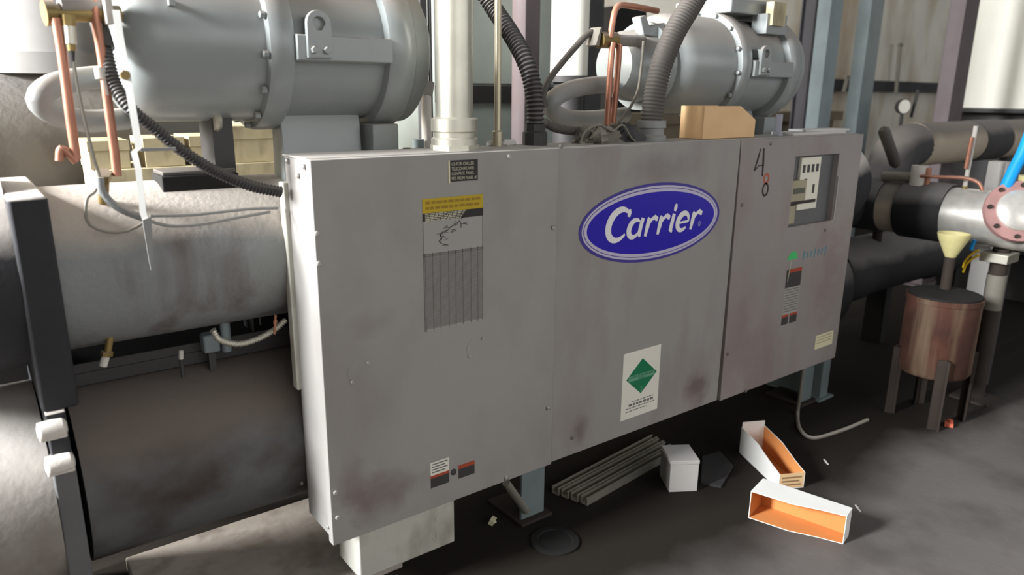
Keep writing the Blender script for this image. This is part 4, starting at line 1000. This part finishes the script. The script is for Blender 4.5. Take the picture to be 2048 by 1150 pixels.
# red valve & pale bits by the near compressor's right end
c = P(852, 190, y=0.55)
t = thing('service_valve', 'dusty pale service valve behind the near compressor right end', 'valve', (c.x, 0.55, 1.44))
MB().cyl((c.x, 0.55, 1.42), (c.x, 0.55, c.z+0.02), 0.020, 14).obj('body', 'dusty_white', t)
MB().cyl((c.x, 0.55, c.z), (c.x+0.01, 0.55, c.z+0.05), 0.026, 6).obj('nut', 'head_grey', t)
MB().cyl((c.x-0.05, 0.53, 1.42), (c.x-0.05, 0.53, 1.53), 0.022, 14).obj('side_port', 'blue_grey_steel', t)
MB().cyl((c.x-0.10, 0.53, 1.42), (c.x-0.10, 0.53, 1.50), 0.016, 14).obj('red_port', 'rust', t)

# ------------------------------------------------------------------ columns and standing pipes
def column(name, label, px0, px1, y, m, webm=None, z1=4.6, ref=100, cat='column', grp=None):
    a = P(px0, ref, y=y); b_ = P(px1, ref, y=y); wd = b_.x-a.x
    t = thing(name, label, cat, ((a.x+b_.x)/2, y, 0), grp)
    th = 0.012
    MB().box((a.x, y, 0.012), (b_.x, y+th, z1)).obj('flange', m, t)
    MB().box((a.x, y+0.14, 0.012), (b_.x, y+0.14+th, z1)).obj('flange', m, t)
    MB().box(((a.x+b_.x)/2-0.005, y+th, 0.012), ((a.x+b_.x)/2+0.005, y+0.14, z1)).obj('web', webm or m, t)
    MB().box((a.x-0.06, y-0.06, 0), (b_.x+0.06, y+0.21, 0.012)).obj('base_plate', webm or m, t)
    return t
def tube_col(name, label, px0, px1, y, depth, m, z1=4.6, ref=100):
    a = P(px0, ref, y=y); b_ = P(px1, ref, y=y)
    t = thing(name, label, 'column', ((a.x+b_.x)/2, y, 0))
    MB().box((a.x, y, 0.012), (b_.x, y+depth, z1)).obj('shaft', m, t, bevel=0.006)
    MB().box((a.x-0.05, y-0.05, 0), (b_.x+0.05, y+depth+0.05, 0.012)).obj('base_plate', m, t)
    return t
tube_col('steel_column', 'blue-grey square steel column right of the far compressor', 1652, 1677, 1.6, 0.12, 'blue_grey_steel')
tube_col('steel_column', 'blue-grey square steel column second right of the far compressor', 1732, 1757, 1.9, 0.13, 'blue_grey_steel')
tube_col('steel_column', 'purplish-brown steel column before the right-hand pipes', 1918, 1945, 1.0, 0.13, 'purple_steel')
tube_col('steel_column', 'grey-purple steel column directly behind the black corrugated hose', 1050, 1080, 1.3, 0.12, 'purple_steel')
tube_col('steel_column', 'dark charcoal steel column right of the white vertical pipe', 1172, 1206, 2.2, 0.2, 'steel_dark')
column('steel_column', 'dark thin steel column touching the far compressor right side', 1622, 1634, 2.3, 'dark_steel_col')
def vpipe(label, px0, px1, y, zlow, m, nm='standing_pipe'):
    a = P(px0, 80, y=y); b_ = P(px1, 80, y=y); r = (b_.x-a.x)/2*0.86; cx = (a.x+b_.x)/2
    t = thing(nm, label, 'pipe', (cx, y, 0), 'white standing pipes')
    MB().cyl((cx, y, zlow), (cx, y, 4.8), r, 40).obj('pipe', m, t)
    MB().lathe([(0, r*1.25), (0.04, r*1.25)], (cx, y, zlow-0.04), 'Z', 32).obj('flange', 'steel_dark', t)
    MB().cyl((cx, y, 0), (cx, y, zlow-0.04), r*0.8, 32).obj('lower_section', 'steel_dark', t)
    return t
vpipe('bright white vertical pipe behind the far brass valve', 1106, 1172, 1.7, P(1140, 152, y=1.7).z, 'white_pvc')
vpipe('very bright thick white vertical pipe at the right photo edge', 1990, 2085, 1.3, P(2030, 216, y=1.3).z, 'white_pvc')
# slim rods at the back
c = P(1085, 100, y=2.4)
tag(MB().cyl((c.x, 2.4, 0), (c.x, 2.4, 4), 0.02, 12).lathe([(0, 0.06), (0.01, 0.06)], (c.x, 2.4, 0), 'Z', 12).obj('hanger_rod', 'cable_grey'), 'thin pale rod between purple column and white pipe', 'rod')
tag(MB().box((2.6, 2.6, 0), (7.2, 2.75, 1.45)).box((2.5, 2.55, 1.45), (7.3, 2.8, 1.55)).obj('low_partition', 'tan_wall'), 'low brownish partition behind the right-hand columns', 'partition')
# dark panel behind far valve
a = P(1238, 60, y=2.9); b_ = P(1276, 60, y=2.9)
tag(MB().box((a.x-0.1, 2.9, 0), (b_.x+0.1, 3.2, P(1250, 15, y=2.9).z)).box((a.x-0.08, 2.88, 0.4), (b_.x+0.08, 2.9, P(1250, 20, y=2.9).z)).obj('dark_locker', 'dark_void', bevel=0.004), 'black locker behind the bent copper tube', 'locker')
# gauge
c = P(1806, 213, y=1.7)
t = thing('pressure_gauge', 'round white dial gauge right of the blue-grey columns', 'gauge', (c.x, 1.7, 0))
MB().lathe([(-0.03, 0.070), (0.02, 0.075)], c, Vector((-0.45, -1, 0)), 28).obj('case', 'steel_dark', t)
MB().lathe([(0.0195, 0.066), (0.024, 0.066)], c, Vector((-0.45, -1, 0)), 28).obj('dial', 'white_pvc', t)
MB().cyl((c.x, 1.7, 0), (c.x, 1.7, c.z-0.05), 0.016, 12).obj('stem', 'steel_dark', t)
MB().cyl(P(1822, 235, y=1.7), P(1836, 180, y=1.7), 0.016, 12).obj('side_line', 'steel_dark', t)
# hanging brackets on the rail
for px, lab in ((1695, 'slim strut dropping from the wall rail between blue-grey columns'), (1800, 'slim strut dropping from the wall rail above the dial gauge')):
    a = P(px, 90 if px > 1750 else 155, y=3.85); b_ = P(px-8, 185, y=3.85)
    tag(MB().cyl(a, b_, 0.03, 8).obox(a, 0.1, 0.04, 0.05).obj('hanger_strut', 'cable_grey'), lab, 'strut', 'struts at the wall rail')
c = P(1930, 216, y=2.2); d_ = P(1992, 218, y=2.2)
tag(MB().obox((c.x+0.3, 2.2, c.z), 1.3, 0.3, 0.07).obox((c.x+0.5, 2.15, c.z-0.05), 1.0, 0.2, 0.05).obox((c.x+0.3, 2.2, c.z/2-0.03), 1.2, 0.25, c.z-0.07).obj('blue_tarpaulin', 'blue_tarp', bevel=0.01), 'blue tarpaulin bundle behind the purplish-brown column', 'tarpaulin')

# ------------------------------------------------------------------ pipework on the right
# upper insulated pipe running along x
uy = 0.55
ca = P(1790, 285, y=uy); 
uz = P(1850, 288, y=uy).z
ux = ca.x
t = thing('insulated_pipe', 'large dusty insulated pipe running right from the cabinet end, upper', 'pipe', (ux, uy, uz-0.2))
rU = 0.155
MB().tube([Vector((ux-0.05, uy, uz-0.42)), Vector((ux-0.03, uy, uz-0.2)), Vector((ux+0.06, uy, uz-0.04)), Vector((ux+0.25, uy, uz))], rU, 28, 0.03).obj('elbow', 'pipe_dark', t)
MB().lathe([(0, rU), (0.9, rU)], (ux+0.24, uy, uz), 'X', 36).obj('pipe_section', 'pipe_beige', t)
MB().lathe([(0, rU*1.04), (0.5, rU*1.04)], (ux+1.14, uy, uz), 'X', 36).obj('joint_band', 'pipe_dark', t)
MB().lathe([(0, rU), (3.5, rU)], (ux+1.64, uy, uz), 'X', 36).obj('pipe_section', 'pipe_beige', t)
MB().cyl((ux+2.0, uy, 0), (ux+2.0, uy, uz-0.1), 0.05, 14).obj('stand', 'steel_dark', t)
a, b_ = P(1768, 262, y=0.28), P(1790, 325, y=0.28)
MB().lathe([(-0.02, 0.02), (0, 0.034), ((b_-a).length, 0.034), ((b_-a).length+0.03, 0.02)], a, b_-a, 18).obj('drain_stub', 'grey_hose', t)
# lower pipe running along y at x = lx
lx = 3.80
la = P(1745, 420, x=lx); lb = P(1900, 424, x=lx); lz = P(1850, 421, x=lx).z
t = thing('insulated_pipe', 'black insulated pipe with silver section left of the pink flange', 'pipe', (lx, -0.3, lz-0.2))
rL = 0.165
def yx(px): return P(px, 421, x=lx).y
MB().cyl((lx, 0.6, lz), (lx, yx(1772), lz), rL, 36).obj('pipe_section', 'pipe_black', t)
MB().cyl((lx, yx(1772), lz), (lx, yx(1808), lz), rL*0.94, 36).obj('bare_section', 'pipe_beige', t)
MB().lathe([(0, rL), (0.01, rL*1.04), (yx(1808)-yx(1902)-0.01, rL*1.04), (yx(1808)-yx(1902), rL)], (lx, yx(1808), lz), (0, -1, 0), 40).obj('insulation_sleeve', 'pipe_black', t)
MB().cyl((lx, yx(1902), lz), (lx, yx(2048)-1.2, lz), rL*0.93, 40).obj('silver_jacket', 'foil', t)
MB().cyl((lx, 0.45, lz), (3.3, 0.45, lz), 0.15, 30).obj('inlet_branch', 'pipe_black', t)
cc = P(2010, 432, x=lx-0.02)
ax = Vector((-0.72, -0.55, 0.42)).normalized()
c0 = Vector((lx, cc.y, lz))
MB().cyl(c0, c0+ax*0.20, 0.105, 32).obj('branch_stub', 'foil', t)
MB().lathe([(0.15, 0.165), (0.185, 0.165)], c0, ax, 40).obj('pink_flange', 'pink_flange', t)
MB().lathe([(0.185, 0.112), (0.20, 0.110), (0.222, 0.08), (0.228, 0.02)], c0, ax, 32).obj('end_cap', 'foil', t)
U_ = ax.orthogonal().normalized(); W2 = ax.cross(U_)
for k in range(8):
    an = 2*math.pi*k/8
    MB().lathe([(0.18, 0.012), (0.20, 0.012)], c0+(U_*math.cos(an)+W2*math.sin(an))*0.142, ax, 6).obj('flange_bolt', 'rust_dark', t)
# pipe stand
cs = P(1990, 560, x=lx-0.02)
t = thing('pipe_stand', 'rust-and-white pipe stand beneath the pink flange', 'stand', (lx, cs.y, 0))
MB().cyl((lx, cs.y, 0.012), (lx, cs.y, lz-rL*0.95), 0.045, 20).obj('post', 'rust_dark', t)
MB().cyl((lx, cs.y, lz-rL-0.34), (lx, cs.y, lz-rL-0.14), 0.05, 20).obj('paint_band', 'cable_grey', t)
MB().obox((lx, cs.y, 0.008), 0.2, 0.2, 0.015).obj('base_plate', 'rust_dark', t)
MB().obox((lx-0.02, cs.y, lz-rL-0.035), 0.16, 0.14, 0.05).obj('clamp', 'galvanized', t, bevel=0.003)
# funnel on its drain pipe
fx = 3.40
c = P(1908, 470, x=fx); cb_ = P(1905, 515, x=fx)
t = thing('drain_funnel', 'yellowed plastic funnel on a dark pipe above the rusty tank', 'funnel', (fx, c.y, 0))
MB().lathe([(0.0, 0.026), (0.10, 0.072), (0.125, 0.078), (0.13, 0.078), (0.128, 0.072), (0.1, 0.066), (0.005, 0.02)], (fx, c.y, cb_.z), 'Z', 32, cap=False).obj('cone', 'funnel', t)
MB().cyl((fx, c.y, 0.62), (fx, c.y, cb_.z+0.01), 0.027, 18).obj('drain_pipe', 'rust_dark', t)
# rusty tank on legs
tc_ = Vector((3.31, -0.36, 0))
rt = 0.178
ztop = P(1875, 600, x=tc_.x-rt*0.8).z; zbot = P(1875, 762, x=tc_.x-rt*0.8).z
t = thing('rusty_tank', 'rust-streaked cylindrical tank standing on legs at right', 'tank', tc_)
MB().lathe([(zbot, rt*0.92), (zbot+0.02, rt), (ztop-0.03, rt), (ztop-0.028, rt*1.03), (ztop, rt*1.03)], tc_, 'Z', 48).obj('shell', 'rust', t)
MB().lathe([(ztop, rt*0.97), (ztop+0.01, rt*0.97)], tc_, 'Z', 40).obj('lid', 'dark_void', t)
for an in (35, 125, 215, 305):
    a_ = rad(an); p_ = tc_+Vector((math.cos(a_), math.sin(a_), 0))*(rt+0.005)
    MB().obox(p_+Vector((0, 0, (zbot+0.12)/2)), 0.012, 0.055, zbot+0.12, Matrix.Rotation(a_, 3, 'Z')).obox(p_+Vector((0.02*math.cos(a_+1.57), 0.02*math.sin(a_+1.57), (zbot+0.12)/2)), 0.05, 0.010, zbot+0.12, Matrix.Rotation(a_, 3, 'Z')).obj('leg', 'rust_dark', t)
# blue hose, white post, red valve, yellow tape, glass thermometer at the right edge
hp = [P(2075, 230, x=3.7), P(2048, 300, x=3.7), P(2025, 345, x=3.7), P(2008, 385, x=3.7), P(2000, 420, x=3.72)]
tag(MB().tube(hp, 0.030, 18, 0.02).obj('water_hose', 'blue_hose'), 'bright blue hose descending onto the pink flange at the right edge', 'hose')
pts = [P(1950, 480, x=3.6), P(1944, 492, x=3.6), P(1942, 500, x=3.6)]
tag(MB().tube(pts, 0.010, 10, 0.01).obj('blue_tie', 'blue_hose'), 'short blue cord below the silver pipe near the funnel', 'cord')
for dz, lab in ((0, 'upper yellow cord strand right of the funnel'), (10, 'lower yellow cord strand right of the funnel')):
    pts = [P(1958, 500+dz, x=3.62), P(1944, 508+dz, x=3.62), P(1932, 520+dz, x=3.62), P(1926, 535+dz, x=3.62)]
    tag(MB().tube(pts, 0.006, 8, 0.01).obj('yellow_cord', 'yellow_tape'), lab, 'cord', 'yellow cord strands')
a = P(1972, 385, x=4.3); b_ = P(2010, 385, x=4.3)
tag(MB().box((4.25, b_.y, 0), (4.35, a.y, P(1990, 322, x=4.3).z)).box((4.20, b_.y-0.04, 0), (4.40, a.y+0.04, 0.015)).obj('white_post', 'carton_grey', bevel=0.006), 'short off-white post left of the blue hose', 'post')
c = P(2040, 385, x=4.1)
t = thing('red_valve', 'small red-handled valve at the right edge by the blue hose', 'valve', (4.1, c.y, 0.0))
MB().cyl((4.1, c.y, 0.0), (4.1, c.y, c.z), 0.022, 14).obj('stem', 'steel_dark', t)
MB().obox((4.1, c.y, c.z), 0.05, 0.10, 0.05).obj('handle', 'red_paint', t, bevel=0.01)
MB().lathe([(0, 0.05), (0.03, 0.05)], (4.1, c.y-0.03, c.z+0.07), 'Z', 20).obj('cap', 'funnel', t)
a, b_ = P(1952, 252, x=3.8), P(1930, 372, x=3.8)
t = thing('glass_thermometer', 'slim white thermometer tube right of the purplish-brown column', 'thermometer', b_)
MB().cyl(a, b_, 0.012, 12).obj('tube', 'dusty_white', t)
MB().cyl(a+Vector((-0.03, 0, -0.06)), b_+Vector((-0.03, 0, 0.1)), 0.010, 10).obj('scale_strip', 'copper', t)
MB().cyl(b_, b_+Vector((0, 0, -0.12)), 0.016, 12).obj('well', 'brass', t)
# valve handles above the black pipe
a = P(1775, 352, x=3.7); b_ = P(1828, 362, x=3.7)
t = thing('gate_valve', 'grimy pale valve body atop the black insulated pipe', 'valve', (3.7, (a.y+b_.y)/2, lz+0.1))
MB().cyl(Vector((3.75, a.y+0.05, lz+rL+0.02)), Vector((3.75, b_.y, lz+rL+0.03)), 0.03, 16).obj('lever', 'cable_grey', t)
MB().cyl((3.75, b_.y, lz+rL*0.9), (3.75, b_.y, lz+rL+0.10), 0.045, 20).obj('body', 'dusty_white', t)
MB().cyl((3.75, b_.y-0.05, lz+rL*0.9), (3.75, b_.y-0.05, lz+rL+0.09), 0.016, 20).obj('copper_port', 'copper', t)
pts = [P(1840, 352, x=3.72), P(1880, 354, x=3.72), P(1930, 356, x=3.72), P(1958, 366, x=3.72), P(1965, 382, x=3.72)]
tag(MB().tube(pts, 0.010, 10, 0.02).obj('copper_tube', 'copper'), 'thin copper line along the top of the black insulated pipe', 'copper tube')
# dark mass behind tank
t = thing('insulated_pipe', 'black lower pipe in deep shade behind the rusty tank', 'pipe', (4.6, 0.45, 0.0))
MB().lathe([(0, 0.20), (0.02, 0.215), (0.30, 0.215), (0.31, 0.20), (1.3, 0.20), (1.32, 0.215), (1.42, 0.215), (1.44, 0.20), (2.6, 0.20)], (3.56, 0.47, 0.60), 'X', 40).obj('pipe_section', 'pipe_black', t)
for x_ in (4.3, 5.4): MB().box((x_, 0.40, 0), (x_+0.08, 0.54, 0.42)).obj('stand', 'dark_void', t, bevel=0.004)
MB().cyl((4.05, 0.40, 0.75), (4.05, 0.40, 0.93), 0.03, 14).obj('riser', 'rust_dark', t)
MB().lathe([(0, 0.09), (0.025, 0.09)], (4.05, 0.40, 0.90), 'Z', 24).obj('hand_wheel', 'rust_dark', t)
tag(MB().box((-1.5, 0.80, 0.55), (2.9, 0.83, 1.20)).box((-1.5, 0.83, 0.0), (-1.4, 0.90, 1.0)).box((2.8, 0.83, 0.0), (2.9, 0.90, 1.0)).obj('shade_panel', 'dark_void', bevel=0.004), 'added black panel standing in for shade behind the two cylinders', 'panel')  # dark sheet added so the gap between the shells reads as shade
tag(MB().box((6.4, -0.2, 0), (9.0, 0.4, 0.42)).box((6.3, -0.3, 0.42), (9.1, 0.5, 0.50)).obj('equipment_plinth', 'pipe_dark', bevel=0.01), 'dark low equipment plinth at the right photo edge', 'plinth')
for o in list(COL.objects):
    if '_o' in o: del o['_o']
    if o.name.split('.')[0] in ('floor', 'wall_back', 'wall_left', 'unseen_wall_front', 'window_1', 'window_2', 'window_3', 'trim_1', 'trim_2'): o['kind'] = 'structure'
